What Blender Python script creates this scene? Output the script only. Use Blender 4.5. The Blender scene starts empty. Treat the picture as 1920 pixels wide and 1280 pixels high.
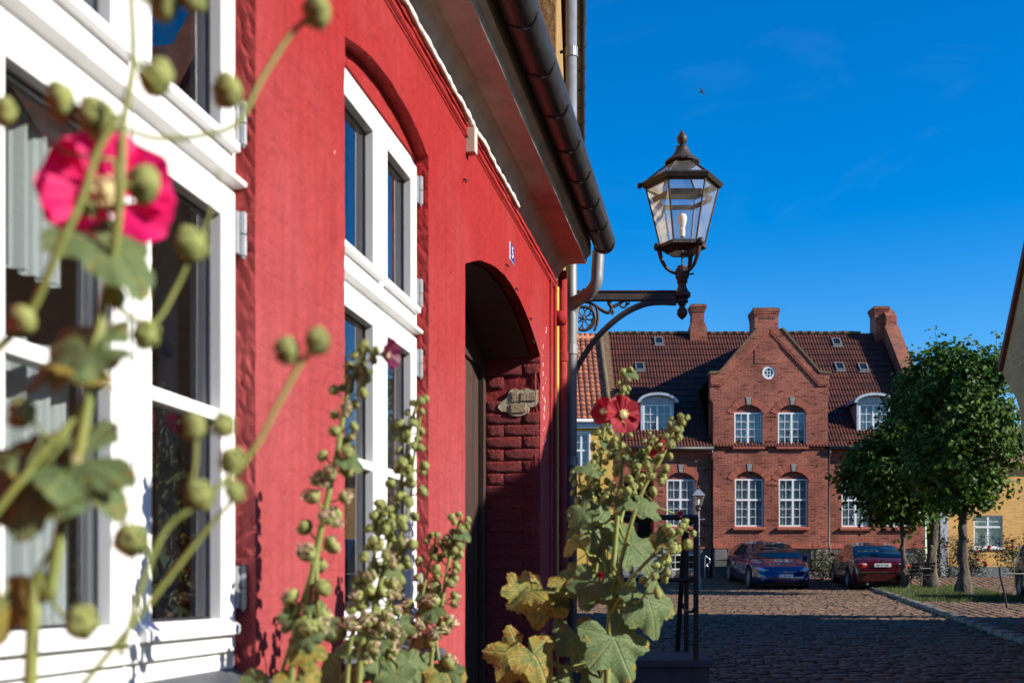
import bpy, bmesh, math, random
from math import sin, cos, pi, radians, sqrt, atan2
from mathutils import Vector as V, Matrix, noise, geometry
random.seed(7)
sc = bpy.context.scene
C = sc.collection
# ------------------------------------------------------------------ camera
# z = 0 is the eye level of the photographer, +Y looks down the street
F = 2200.0                                   # focal length in pixels of the 1920 px photograph
cam = bpy.data.objects.new('camera', bpy.data.cameras.new('camera')); C.objects.link(cam)
cam.rotation_euler = (pi/2, 0, 0)
cam.data.sensor_fit = 'HORIZONTAL'; cam.data.sensor_width = 36
cam.data.lens = 36*F/1920; cam.data.shift_y = (1100-640)/1920
cam.data.clip_start = .05; cam.data.clip_end = 3000
cam.data.dof.use_dof = True; cam.data.dof.focus_distance = 11.0; cam.data.dof.aperture_fstop = 4.2
sc.camera = cam
# ------------------------------------------------------------------ sky and sun
SUN = V((1.0, -.345, .53)).normalized()       # direction towards the sun
elev = math.asin(SUN.z); azi = atan2(SUN.x, SUN.y)
w = bpy.data.worlds.new('World'); sc.world = w; w.use_nodes = True
nt = w.node_tree; nt.nodes.clear()
sky = nt.nodes.new('ShaderNodeTexSky'); sky.sky_type = 'NISHITA'; sky.sun_disc = False
sky.sun_elevation = elev; sky.sun_rotation = azi
sky.air_density = 1.0; sky.dust_density = .15; sky.ozone_density = 3.0; sky.altitude = 0
hs = nt.nodes.new('ShaderNodeHueSaturation'); hs.inputs['Saturation'].default_value = 1.52; hs.inputs['Value'].default_value = 1.0; hs.inputs['Hue'].default_value = .509
bg = nt.nodes.new('ShaderNodeBackground'); bg.inputs[1].default_value = .108
wo = nt.nodes.new('ShaderNodeOutputWorld')
# thin wisps of cirrus
tc = nt.nodes.new('ShaderNodeTexCoord'); mp = nt.nodes.new('ShaderNodeMapping'); mp.inputs['Scale'].default_value = (2.2, 2.2, 9); mp.inputs['Rotation'].default_value = (0, .25, 0)
nz = nt.nodes.new('ShaderNodeTexNoise'); nz.inputs['Scale'].default_value = 2.6; nz.inputs['Detail'].default_value = 8; nz.inputs['Distortion'].default_value = .8
rp = nt.nodes.new('ShaderNodeValToRGB'); rp.color_ramp.elements[0].position = .56; rp.color_ramp.elements[0].color = (0,0,0,1); rp.color_ramp.elements[1].position = .85; rp.color_ramp.elements[1].color = (.018,.018,.018,1)
mx = nt.nodes.new('ShaderNodeMix'); mx.data_type = 'RGBA'; mx.inputs[7].default_value = (5.2, 6.4, 8.0, 1)
L = nt.links.new
L(tc.outputs['Generated'], mp.inputs[0]); L(mp.outputs[0], nz.inputs[0]); L(nz.outputs[0], rp.inputs[0]); L(rp.outputs[0], mx.inputs[0])
L(sky.outputs[0], hs.inputs['Color']); L(hs.outputs[0], mx.inputs[6]); L(mx.outputs[2], bg.inputs[0]); L(bg.outputs[0], wo.inputs[0])
sun = bpy.data.objects.new('sun', bpy.data.lights.new('sun', 'SUN')); C.objects.link(sun)
sun.data.energy = 5.0; sun.data.angle = radians(.5); sun.data.color = (1, .93, .82)
sun.rotation_euler = SUN.to_track_quat('Z', 'Y').to_euler()
sun.location = SUN*60
sc.view_settings.view_transform = 'Standard'; sc.view_settings.look = 'None'
sc.view_settings.exposure = 0.85; sc.view_settings.gamma = 1
sc.render.engine = 'CYCLES'
sc.cycles.use_denoising = True
sc.cycles.max_bounces = 8; sc.cycles.transparent_max_bounces = 16
sc.cycles.caustics_reflective = False; sc.cycles.caustics_refractive = False
# ------------------------------------------------------------------ helpers
MATW = {}
def px(x, y, Y):                              # the point at depth Y seen at photo pixel x, y
    return V(((x-960)/F*Y, Y, (1100-y)/F*Y))
def ground(Y):
    if Y <= 38: return -1.35+.034*Y
    if Y <= 42: return -.058+(Y-38)/4*.36
    return .302
class MB:
    def __init__(s): s.v = []; s.f = []; s.m = []; s.mi = 0
    def add(s, vs, fs):
        o = len(s.v); s.v += [tuple(v) for v in vs]; s.f += [tuple(i+o for i in f) for f in fs]; s.m += [s.mi]*len(fs); return s
    def box(s, x0, x1, y0, y1, z0, z1):
        return s.add([(x0,y0,z0),(x1,y0,z0),(x1,y1,z0),(x0,y1,z0),(x0,y0,z1),(x1,y0,z1),(x1,y1,z1),(x0,y1,z1)],
                     [(0,3,2,1),(4,5,6,7),(0,1,5,4),(1,2,6,5),(2,3,7,6),(3,0,4,7)])
    def quad(s, *p): return s.add(p, [tuple(range(len(p)))])
    def prism(s, poly, mapf, d0, d1):         # poly 2-D, mapf(a, b, depth)
        n = len(poly); vs = [mapf(a, b, d0) for a, b in poly]+[mapf(a, b, d1) for a, b in poly]
        return s.add(vs, [tuple(range(n)), tuple(range(2*n-1, n-1, -1))]+[(i, (i+1) % n, n+(i+1) % n, n+i) for i in range(n)])
    def tube(s, pts, rad, seg=8, cap=True, closed=False):
        pts = [V(p) for p in pts]; n = len(pts)
        if not hasattr(rad, '__len__'): rad = [rad]*n
        vs = []; up = V((.123, .31, .94))
        for i, p in enumerate(pts):
            a = pts[(i-1) % n] if (closed or i > 0) else p
            b = pts[(i+1) % n] if (closed or i < n-1) else p
            t = (b-a); t = t.normalized() if t.length > 1e-9 else V((0,0,1))
            e = up-t*up.dot(t)
            if e.length < 1e-3: e = V((1,0,0))-t*t.x
            e.normalize(); g = t.cross(e); up = e
            for k in range(seg):
                an = 2*pi*k/seg; vs.append(p+(e*cos(an)+g*sin(an))*rad[i])
        fs = []
        for i in range(n if closed else n-1):
            j = (i+1) % n
            for k in range(seg):
                l = (k+1) % seg; fs.append((i*seg+k, i*seg+l, j*seg+l, j*seg+k))
        if cap and not closed: fs += [tuple(range(seg-1, -1, -1)), tuple((n-1)*seg+k for k in range(seg))]
        return s.add(vs, fs)
    def lathe(s, prof, seg=16, o=(0,0,0), ph=0, fn=None):     # prof: (r, z)
        vs = []; o = V(o)
        for r, z in prof:
            for k in range(seg):
                an = ph+2*pi*k/seg; rr = r*(fn(an, z) if fn else 1); vs.append(o+V((rr*cos(an), rr*sin(an), z)))
        n = len(prof); fs = []
        for i in range(n-1):
            for k in range(seg):
                l = (k+1) % seg; fs.append((i*seg+k, i*seg+l, (i+1)*seg+l, (i+1)*seg+k))
        fs += [tuple(range(seg-1, -1, -1)), tuple((n-1)*seg+k for k in range(seg))]
        return s.add(vs, fs)
    def grid(s, nu, nv, fn, closed_u=False):
        vs = [fn(i, j) for j in range(nv) for i in range(nu)]
        fs = []
        for j in range(nv-1):
            for i in range(nu if closed_u else nu-1):
                k = (i+1) % nu; fs.append((j*nu+i, j*nu+k, (j+1)*nu+k, (j+1)*nu+i))
        return s.add(vs, fs)
    def mesh(s, name, mats, smooth=False, fix=True):
        me = bpy.data.meshes.new(name); me.from_pydata(s.v, [], s.f)
        for m in (mats if isinstance(mats, (list, tuple)) else [mats]): me.materials.append(m)
        if any(s.m): me.polygons.foreach_set('material_index', s.m)
        if fix and len(s.f) < 60000:
            bm = bmesh.new(); bm.from_mesh(me); bmesh.ops.recalc_face_normals(bm, faces=bm.faces); bm.to_mesh(me); bm.free()
        if smooth: me.polygons.foreach_set('use_smooth', [True]*len(me.polygons))
        me.update(); return me
    def build(s, name, mats, parent=None, smooth=False, bevel=0, fix=True, **k):
        return link(name, s.mesh(name, mats, smooth, fix), parent, bevel=bevel, **k)
def mw(o): return MATW.get(o.name, Matrix.Identity(4))
def link(name, me, parent=None, mat=None, bevel=0, local=None, world=False, **k):
    """world-authored mesh by default; local=Matrix places a shared mesh relative to its parent"""
    o = bpy.data.objects.new(name, me); C.objects.link(o)
    if parent is not None:
        o.parent = parent
        if local is None:
            if world or not parent.get('_loc'): o.matrix_parent_inverse = mw(parent).inverted(); MATW[o.name] = Matrix.Identity(4)
            else: MATW[o.name] = mw(parent); o['_loc'] = 1; LOCALS.append(o)
        else:
            o.matrix_basis = local; MATW[o.name] = mw(parent) @ local; o['_loc'] = 1; LOCALS.append(o)
    elif local is not None:
        o.matrix_basis = local; MATW[o.name] = local; o['_loc'] = 1; LOCALS.append(o)
    if bevel:
        b = o.modifiers.new('bevel', 'BEVEL'); b.width = bevel; b.segments = 2; b.limit_method = 'ANGLE'; b.angle_limit = radians(40)
    tag(o, **k); return o
def tag(o, label=None, cat=None, group=None, kind=None):
    if label: o['label'] = label
    if cat: o['category'] = cat
    if group: o['group'] = group
    if kind: o['kind'] = kind
    return o
LOCALS = []
def thing(name, label, cat, loc, rotz=0, group=None, local=False):
    o = bpy.data.objects.new(name, None); C.objects.link(o); o.empty_display_size = .2
    m = Matrix.Translation(V(loc)) @ Matrix.Rotation(rotz, 4, 'Z'); o.matrix_basis = m; MATW[o.name] = m
    if local: o['_loc'] = 1; LOCALS.append(o)
    return tag(o, label, cat, group)
def smooth_path(pts, n=6):
    pts = [V(p) for p in pts]; out = []
    for i in range(len(pts)-1):
        a = pts[max(i-1, 0)]; b = pts[i]; c = pts[i+1]; d = pts[min(i+2, len(pts)-1)]
        for k in range(n):
            t = k/n; out.append(.5*((2*b)+(c-a)*t+(2*a-5*b+4*c-d)*t*t+(3*b-a-3*c+d)*t**3))
    return out+[pts[-1]]
def frame_m(o, x=None, y=None, z=None):
    """matrix with y along y and z as close to z as possible"""
    y = V(y).normalized(); z = V(z); z = (z-y*z.dot(y)).normalized(); x = y.cross(z)
    return Matrix(((x.x,y.x,z.x,o[0]),(x.y,y.y,z.y,o[1]),(x.z,y.z,z.z,o[2]),(0,0,0,1)))
def inpoly(p, poly):
    x, y = p; c = False; n = len(poly)
    for i in range(n):
        x1, y1 = poly[i]; x2, y2 = poly[i-1]
        if (y1 > y) != (y2 > y) and x < (x2-x1)*(y-y1)/(y2-y1)+x1: c = not c
    return c
def panel(mb, outline, holes, mapf, depth, reveal=1, back=True, jit=0, sides=True):
    """a wall slab with openings: mapf(a, b, d) with d the depth behind the face"""
    vs = [V(p) for p in outline]; ed = [(i, (i+1) % len(outline)) for i in range(len(outline))]
    for h in holes:
        o = len(vs); vs += [V(p) for p in h]; ed += [(o+i, o+(i+1) % len(h)) for i in range(len(h))]
    r = geometry.delaunay_2d_cdt(vs, ed, [], 0, 1e-6)
    tri = []
    for f in r[2]:
        c = sum((r[0][i] for i in f), V((0, 0)))/len(f)
        if inpoly(c, outline) and not any(inpoly(c, h) for h in holes): tri.append(f)
    mb.add([mapf(p[0], p[1], 0) for p in r[0]], tri)
    if back: mb.add([mapf(p[0], p[1], depth) for p in r[0]], [tuple(reversed(f)) for f in tri])
    for q, h in enumerate(list(holes)+([outline] if sides else [])):
        n = len(h)
        def P(i, j):
            a, b = h[i % n]; jj = jit if (q < len(holes) and 0 < j < reveal) else 0
            return mapf(a+random.uniform(-jj, jj), b+random.uniform(-jj, jj), depth*j/reveal)
        k = reveal
        rows = [[P(i, j) for i in range(n)] for j in range(k+1)]
        vv = [p for row in rows for p in row]
        mb.add(vv, [(j*n+i, j*n+(i+1) % n, (j+1)*n+(i+1) % n, (j+1)*n+i) for j in range(k) for i in range(n)])
def arch_poly(a0, a1, b0, b1, rise, n=14, foot=True):
    """rectangle whose top is a segmental arch: springing at b1, crown at b1+rise"""
    c = (a0+a1)/2; h = (a1-a0)/2; R = (h*h+rise*rise)/(2*rise); t = math.asin(min(1, h/R))
    if rise > h: t = pi/2
    top = []
    for i in range(n+1):
        an = t-2*t*i/n; top.append((c+R*sin(an), b1+rise-R+R*cos(an)))
    return [(a0, b0), (a1, b0)]+top if foot else top
def rough(poly, step, amp, keep=None):
    out = []; n = len(poly)
    for i in range(n):
        a = V(poly[i]); b = V(poly[(i+1) % n]); d = (b-a); m = max(1, int(d.length/step))
        nn = V((-d.y, d.x)).normalized() if d.length > 0 else V((0, 0))
        for k in range(m):
            p = a+d*k/m
            q = amp*(noise.noise(V((p.x*9, p.y*9, 3.3)))*1.3+noise.noise(V((p.x*31, p.y*31, 1.1)))*.9)
            out.append(tuple(p+nn*q))
    return out
# ------------------------------------------------------------------ materials
def nodes(m): return m.node_tree.nodes, m.node_tree.links.new
def mat(name, col, rough_=.6, col2=None, nscale=4, detail=5, bump=0, bscale=60, metal=0, spec=.5, island=0, coat=0, lo=.35, hi=.65, trans=0, coord='Object', bdist=.01, emit=None, stretch=None):
    m = bpy.data.materials.new(name); m.use_nodes = True; N, K = nodes(m); b = N['Principled BSDF']
    b.inputs['Base Color'].default_value = (*col, 1); b.inputs['Roughness'].default_value = rough_; b.inputs['Metallic'].default_value = metal
    b.inputs['Specular IOR Level'].default_value = spec
    if coat: b.inputs['Coat Weight'].default_value = coat; b.inputs['Coat Roughness'].default_value = .04
    t = N.new('ShaderNodeTexCoord'); src = t.outputs[coord]
    if stretch:
        mpn = N.new('ShaderNodeMapping'); mpn.inputs['Scale'].default_value = stretch; K(src, mpn.inputs[0]); src = mpn.outputs[0]
    out = None
    if col2 is not None:
        n = N.new('ShaderNodeTexNoise'); n.inputs['Scale'].default_value = nscale; n.inputs['Detail'].default_value = detail; n.inputs['Roughness'].default_value = .65; K(src, n.inputs[0])
        r = N.new('ShaderNodeMapRange'); r.inputs[1].default_value = lo; r.inputs[2].default_value = hi; K(n.outputs[0], r.inputs[0])
        x = N.new('ShaderNodeMix'); x.data_type = 'RGBA'; x.inputs[6].default_value = (*col, 1); x.inputs[7].default_value = (*col2, 1); K(r.outputs[0], x.inputs[0]); out = x.outputs[2]
    if island:
        g = N.new('ShaderNodeNewGeometry'); ob = N.new('ShaderNodeObjectInfo')
        ad = N.new('ShaderNodeMath'); ad.operation = 'ADD'; K(g.outputs['Random Per Island'], ad.inputs[0]); K(ob.outputs['Random'], ad.inputs[1])
        fr = N.new('ShaderNodeMath'); fr.operation = 'FRACT'; K(ad.outputs[0], fr.inputs[0])
        r2 = N.new('ShaderNodeMapRange'); r2.inputs[3].default_value = 1-island; r2.inputs[4].default_value = 1+island; K(fr.outputs[0], r2.inputs[0])
        h = N.new('ShaderNodeHueSaturation'); K(r2.outputs[0], h.inputs['Value'])
        if out is not None: K(out, h.inputs['Color'])
        else: h.inputs['Color'].default_value = (*col, 1)
        out = h.outputs[0]
    if out is not None: K(out, b.inputs['Base Color'])
    if bump:
        n = N.new('ShaderNodeTexNoise'); n.inputs['Scale'].default_value = bscale; n.inputs['Detail'].default_value = 6; n.inputs['Roughness'].default_value = .6; K(src, n.inputs[0])
        bb = N.new('ShaderNodeBump'); bb.inputs['Strength'].default_value = bump; bb.inputs['Distance'].default_value = bdist; K(n.outputs[0], bb.inputs['Height']); K(bb.outputs[0], b.inputs['Normal'])
    if emit: b.inputs['Emission Color'].default_value = (*emit, 1); b.inputs['Emission Strength'].default_value = 1
    if trans:
        tr = N.new('ShaderNodeBsdfTranslucent'); sh = N.new('ShaderNodeMixShader'); sh.inputs[0].default_value = trans
        if out is not None: K(out, tr.inputs[0])
        else: tr.inputs[0].default_value = (*col, 1)
        K(b.outputs[0], sh.inputs[1]); K(tr.outputs[0], sh.inputs[2]); K(sh.outputs[0], N['Material Output'].inputs[0])
    return m
def glass(name, tint=(1,1,1), ior=1.5, dirt=0, dcol=(.6,.55,.42), gl=1.0):
    """thin pane: fresnel mirror over clear glass, optional dust film"""
    m = bpy.data.materials.new(name); m.use_nodes = True; N, K = nodes(m); N.remove(N['Principled BSDF'])
    fr = N.new('ShaderNodeFresnel'); fr.inputs[0].default_value = ior
    t = N.new('ShaderNodeBsdfTransparent'); t.inputs[0].default_value = (*tint, 1)
    g = N.new('ShaderNodeBsdfGlossy'); g.inputs['Roughness'].default_value = .004; g.inputs[0].default_value = (gl, gl, gl, 1)
    geo = N.new('ShaderNodeNewGeometry'); im = N.new('ShaderNodeMix'); im.inputs[2].default_value = ior; im.inputs[3].default_value = 1/ior; K(geo.outputs['Backfacing'], im.inputs[0]); K(im.outputs[0], fr.inputs[0])   # a thin sheet reflects alike from both sides
    s = N.new('ShaderNodeMixShader'); K(fr.outputs[0], s.inputs[0]); K(t.outputs[0], s.inputs[1]); K(g.outputs[0], s.inputs[2])
    last = s
    if dirt:
        d = N.new('ShaderNodeBsdfDiffuse'); d.inputs[0].default_value = (*dcol, 1); tl = N.new('ShaderNodeBsdfTranslucent'); tl.inputs[0].default_value = (*dcol, 1)
        dd = N.new('ShaderNodeMixShader'); dd.inputs[0].default_value = .6; K(d.outputs[0], dd.inputs[1]); K(tl.outputs[0], dd.inputs[2])
        tcx = N.new('ShaderNodeTexCoord'); n = N.new('ShaderNodeTexNoise'); n.inputs['Scale'].default_value = 7; n.inputs['Detail'].default_value = 8; K(tcx.outputs['Object'], n.inputs[0])
        r = N.new('ShaderNodeMapRange'); r.inputs[1].default_value = .35; r.inputs[2].default_value = .7; r.inputs[3].default_value = dirt*.45; r.inputs[4].default_value = dirt*1.4; K(n.outputs[0], r.inputs[0])
        s2 = N.new('ShaderNodeMixShader'); K(r.outputs[0], s2.inputs[0]); K(s.outputs[0], s2.inputs[1]); K(dd.outputs[0], s2.inputs[2]); last = s2
    K(last.outputs[0], N['Material Output'].inputs[0]); return m
def brick_mat(name, c1, c2, mortar, bw=.24, bh=.067, msize=.012, bump=.35, vary=.5, axis='xz'):
    m = bpy.data.materials.new(name); m.use_nodes = True; N, K = nodes(m); b = N['Principled BSDF']; b.inputs['Roughness'].default_value = .85; b.inputs['Specular IOR Level'].default_value = .25
    t = N.new('ShaderNodeTexCoord'); sp = N.new('ShaderNodeSeparateXYZ'); K(t.outputs['Object'], sp.inputs[0])
    ad = N.new('ShaderNodeMath'); K(sp.outputs[0], ad.inputs[0]); K(sp.outputs[1], ad.inputs[1])
    cb = N.new('ShaderNodeCombineXYZ'); K(ad.outputs[0], cb.inputs[0]); K(sp.outputs[2], cb.inputs[1])
    nz = N.new('ShaderNodeTexNoise'); nz.inputs['Scale'].default_value = 9; K(cb.outputs[0], nz.inputs[0])
    wp = N.new('ShaderNodeVectorMath'); wp.operation = 'SCALE'; wp.inputs[3].default_value = .006; K(nz.outputs['Color'], wp.inputs[0])
    av = N.new('ShaderNodeVectorMath'); K(cb.outputs[0], av.inputs[0]); K(wp.outputs[0], av.inputs[1])
    br = N.new('ShaderNodeTexBrick'); br.inputs['Scale'].default_value = 1; br.inputs['Brick Width'].default_value = bw; br.inputs['Row Height'].default_value = bh; br.inputs['Mortar Size'].default_value = msize/2; br.inputs['Mortar Smooth'].default_value = .3
    br.inputs['Color1'].default_value = (*c1, 1); br.inputs['Color2'].default_value = (*c2, 1); br.inputs['Mortar'].default_value = (*mortar, 1); K(av.outputs[0], br.inputs[0])
    n2 = N.new('ShaderNodeTexNoise'); n2.inputs['Scale'].default_value = 1.3; n2.inputs['Detail'].default_value = 6; K(t.outputs['Object'], n2.inputs[0])
    # dark burnt bricks in horizontal streaks
    mp2 = N.new('ShaderNodeMapping'); mp2.inputs['Scale'].default_value = (3.2, 15, 1); K(cb.outputs[0], mp2.inputs[0])
    n3 = N.new('ShaderNodeTexNoise'); n3.inputs['Scale'].default_value = 1; n3.inputs['Detail'].default_value = 2; K(mp2.outputs[0], n3.inputs[0])
    mr = N.new('ShaderNodeMapRange'); mr.inputs[1].default_value = .3; mr.inputs[2].default_value = .7; mr.inputs[3].default_value = 1-vary*.5; mr.inputs[4].default_value = 1+vary*.4; K(n2.outputs[0], mr.inputs[0])
    mr3 = N.new('ShaderNodeMapRange'); mr3.inputs[1].default_value = .56; mr3.inputs[2].default_value = .68; mr3.inputs[3].default_value = 1; mr3.inputs[4].default_value = 1-vary; K(n3.outputs[0], mr3.inputs[0])
    mu = N.new('ShaderNodeMath'); mu.operation = 'MULTIPLY'; K(mr.outputs[0], mu.inputs[0]); K(mr3.outputs[0], mu.inputs[1])
    h = N.new('ShaderNodeHueSaturation'); K(br.outputs[0], h.inputs['Color']); K(mu.outputs[0], h.inputs['Value']); K(h.outputs[0], b.inputs['Base Color'])
    bb = N.new('ShaderNodeBump'); bb.inputs['Strength'].default_value = bump; bb.inputs['Distance'].default_value = .008; bb.invert = True; K(br.outputs['Fac'], bb.inputs['Height']); K(bb.outputs[0], b.inputs['Normal'])
    return m
def text_mesh(s, size, mat_, ext=.001, bold=0):
    cu = bpy.data.curves.new('txt', 'FONT'); cu.body = s; cu.size = size; cu.align_x = 'CENTER'; cu.align_y = 'CENTER'; cu.extrude = ext; cu.offset = bold
    o = bpy.data.objects.new('txt', cu); C.objects.link(o); dg = bpy.context.evaluated_depsgraph_get(); dg.update()
    me = bpy.data.meshes.new_from_object(o.evaluated_get(dg)); bpy.data.objects.remove(o); bpy.data.curves.remove(cu)
    me.materials.clear(); me.materials.append(mat_); return me
M = {}
M['white'] = mat('white_paint', (.80,.80,.80), .35, (.74,.74,.73), 6, bump=.03, bscale=90)
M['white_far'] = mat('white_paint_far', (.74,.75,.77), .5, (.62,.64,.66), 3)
M['black_iron'] = mat('black_iron', (.006,.006,.007), .5, (.01,.009,.008), 8, bump=.2, bscale=70)
M['rust_iron'] = mat('weathered_cast_iron', (.022,.018,.016), .55, (.075,.034,.018), 14, bump=.35, bscale=60, lo=.45, hi=.75)
M['zinc'] = mat('zinc', (.23,.245,.27), .45, (.16,.17,.185), 5, metal=.15, bump=.06, bscale=25)
M['gutter'] = mat('old_zinc_gutter', (.030,.030,.032), .40, (.065,.063,.060), 5, metal=.45, bump=.12, bscale=40, stretch=(2,9,9))
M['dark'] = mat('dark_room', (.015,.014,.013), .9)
M['glass'] = glass('window_glass', (.90,.93,.92), 1.95)
M['glass_far'] = glass('far_window_glass', (.80,.86,.86), 1.5)
M['rubber'] = mat('rubber_gasket', (.012,.014,.018), .5)
M['steel'] = mat('galvanised_steel', (.45,.47,.49), .4, (.34,.35,.37), 20, metal=.5)
M['slate'] = mat('slate_sill', (.045,.05,.06), .6, (.08,.085,.095), 10, bump=.15)
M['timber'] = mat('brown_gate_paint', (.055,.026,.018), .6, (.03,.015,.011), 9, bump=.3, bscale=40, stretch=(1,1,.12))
M['yellow'] = mat('yellow_limewash', (.56,.35,.06), .9, (.62,.42,.10), 2, bump=.3, bscale=18)
M['ochre'] = mat('ochre_plaster', (.36,.22,.065), .9, (.22,.13,.04), 3, bump=.8, bscale=16, bdist=.02)
M['skirt'] = mat('grey_plinth_paint', (.10,.11,.13), .8, (.14,.15,.17), 4)
# ------------------------------------------------------------------ red house on the left
TH = atan2(.9835, .1811)
def red_plaster():
    m = bpy.data.materials.new('red_limewash'); m.use_nodes = True; N, K = nodes(m); b = N['Principled BSDF']; b.inputs['Roughness'].default_value = .82; b.inputs['Specular IOR Level'].default_value = .3
    t = N.new('ShaderNodeTexCoord')
    n = N.new('ShaderNodeTexNoise'); n.inputs['Scale'].default_value = 1.1; n.inputs['Detail'].default_value = 7; n.inputs['Roughness'].default_value = .6; K(t.outputs['Object'], n.inputs[0])
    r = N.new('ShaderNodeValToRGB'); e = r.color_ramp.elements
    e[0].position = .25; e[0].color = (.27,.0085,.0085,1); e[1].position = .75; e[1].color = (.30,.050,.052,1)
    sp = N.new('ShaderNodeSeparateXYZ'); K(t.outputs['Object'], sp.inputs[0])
    # paler, pinker red on the lower wall, deeper red below the cornice
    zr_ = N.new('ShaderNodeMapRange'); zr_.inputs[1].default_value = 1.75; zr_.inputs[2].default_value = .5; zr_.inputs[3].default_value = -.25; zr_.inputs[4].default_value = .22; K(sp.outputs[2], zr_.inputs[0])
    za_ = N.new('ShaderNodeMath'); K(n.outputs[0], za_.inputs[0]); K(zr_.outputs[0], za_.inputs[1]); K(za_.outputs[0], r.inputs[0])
    # brush marks and streaks down the wall
    mp = N.new('ShaderNodeMapping'); mp.inputs['Scale'].default_value = (22, 22, 2.2); K(t.outputs['Object'], mp.inputs[0])
    n2 = N.new('ShaderNodeTexNoise'); n2.inputs['Scale'].default_value = 1; n2.inputs['Detail'].default_value = 6; K(mp.outputs[0], n2.inputs[0])
    r2 = N.new('ShaderNodeMapRange'); r2.inputs[1].default_value = .3; r2.inputs[2].default_value = .75; r2.inputs[3].default_value = .82; r2.inputs[4].default_value = 1.10; K(n2.outputs[0], r2.inputs[0])
    h = N.new('ShaderNodeHueSaturation'); K(r.outputs[0], h.inputs['Color']); K(r2.outputs[0], h.inputs['Value'])
    # chipped spots showing pale old lime
    n4 = N.new('ShaderNodeTexNoise'); n4.inputs['Scale'].default_value = 26; n4.inputs['Detail'].default_value = 3; K(t.outputs['Object'], n4.inputs[0])
    r4 = N.new('ShaderNodeMapRange'); r4.inputs[1].default_value = .765; r4.inputs[2].default_value = .785; K(n4.outputs[0], r4.inputs[0])
    mx = N.new('ShaderNodeMix'); mx.data_type = 'RGBA'; mx.inputs[7].default_value = (.60,.30,.24,1); K(r4.outputs[0], mx.inputs[0]); K(h.outputs[0], mx.inputs[6])
    # hairline cracks in patches and rubbed pale areas
    vc = N.new('ShaderNodeTexVoronoi'); vc.feature = 'DISTANCE_TO_EDGE'; vc.inputs['Scale'].default_value = 3.6
    cw = N.new('ShaderNodeTexNoise'); cw.inputs['Scale'].default_value = 7; cw.inputs['Detail'].default_value = 5; K(t.outputs['Object'], cw.inputs[0])
    cs = N.new('ShaderNodeVectorMath'); cs.operation = 'MULTIPLY_ADD'; cs.inputs[1].default_value = (.25, .25, .25); K(cw.outputs['Color'], cs.inputs[0]); K(t.outputs['Object'], cs.inputs[2]); K(cs.outputs[0], vc.inputs[0])
    cr = N.new('ShaderNodeMapRange'); cr.inputs[1].default_value = .003; cr.inputs[2].default_value = .010; cr.inputs[3].default_value = 1; cr.inputs[4].default_value = 0; K(vc.outputs['Distance'], cr.inputs[0])
    cm = N.new('ShaderNodeTexNoise'); cm.inputs['Scale'].default_value = 1.7; cm.inputs['Detail'].default_value = 2; K(t.outputs['Object'], cm.inputs[0])
    cq = N.new('ShaderNodeMapRange'); cq.inputs[1].default_value = .52; cq.inputs[2].default_value = .66; K(cm.outputs[0], cq.inputs[0])
    ck = N.new('ShaderNodeMath'); ck.operation = 'MULTIPLY'; K(cr.outputs[0], ck.inputs[0]); K(cq.outputs[0], ck.inputs[1])
    ckm = N.new('ShaderNodeMath'); ckm.operation = 'MULTIPLY'; ckm.inputs[1].default_value = .55; K(ck.outputs[0], ckm.inputs[0])
    mx2 = N.new('ShaderNodeMix'); mx2.data_type = 'RGBA'; mx2.inputs[7].default_value = (.10,.012,.012,1); K(ckm.outputs[0], mx2.inputs[0]); K(mx.outputs[2], mx2.inputs[6])
    K(mx2.outputs[2], b.inputs['Base Color'])
    # brick relief under the paint, lumps, grain
    cb = N.new('ShaderNodeCombineXYZ'); ad = N.new('ShaderNodeMath'); K(sp.outputs[0], ad.inputs[0]); K(sp.outputs[1], ad.inputs[1]); K(ad.outputs[0], cb.inputs[0]); K(sp.outputs[2], cb.inputs[1])
    wn = N.new('ShaderNodeTexNoise'); wn.inputs['Scale'].default_value = 4; wn.inputs['Detail'].default_value = 4; K(t.outputs['Object'], wn.inputs[0])
    ws = N.new('ShaderNodeVectorMath'); ws.operation = 'SCALE'; ws.inputs[3].default_value = .05; K(wn.outputs['Color'], ws.inputs[0])
    wa = N.new('ShaderNodeVectorMath'); K(cb.outputs[0], wa.inputs[0]); K(ws.outputs[0], wa.inputs[1])
    br = N.new('ShaderNodeTexBrick'); br.inputs['Scale'].default_value = 1; br.inputs['Brick Width'].default_value = .25; br.inputs['Row Height'].default_value = .077; br.inputs['Mortar Size'].default_value = .010; br.inputs['Mortar Smooth'].default_value = 1; K(wa.outputs[0], br.inputs[0])
    n5 = N.new('ShaderNodeTexNoise'); n5.inputs['Scale'].default_value = 2.3; n5.inputs['Detail'].default_value = 3; K(t.outputs['Object'], n5.inputs[0])
    r5 = N.new('ShaderNodeMapRange'); r5.inputs[1].default_value = .42; r5.inputs[2].default_value = .7; K(n5.outputs[0], r5.inputs[0])
    mu = N.new('ShaderNodeMath'); mu.operation = 'MULTIPLY'; K(br.outputs['Fac'], mu.inputs[0]); K(r5.outputs[0], mu.inputs[1])
    b1 = N.new('ShaderNodeBump'); b1.invert = True; b1.inputs['Strength'].default_value = .16; b1.inputs['Distance'].default_value = .012; K(mu.outputs[0], b1.inputs['Height'])
    n6 = N.new('ShaderNodeTexNoise'); n6.inputs['Scale'].default_value = 14; n6.inputs['Detail'].default_value = 8; n6.inputs['Roughness'].default_value = .62; n6.inputs['Distortion'].default_value = .6; K(t.outputs['Object'], n6.inputs[0])
    b2 = N.new('ShaderNodeBump'); b2.inputs['Strength'].default_value = .85; b2.inputs['Distance'].default_value = .018; K(n6.outputs[0], b2.inputs['Height']); K(b1.outputs[0], b2.inputs['Normal'])
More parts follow.
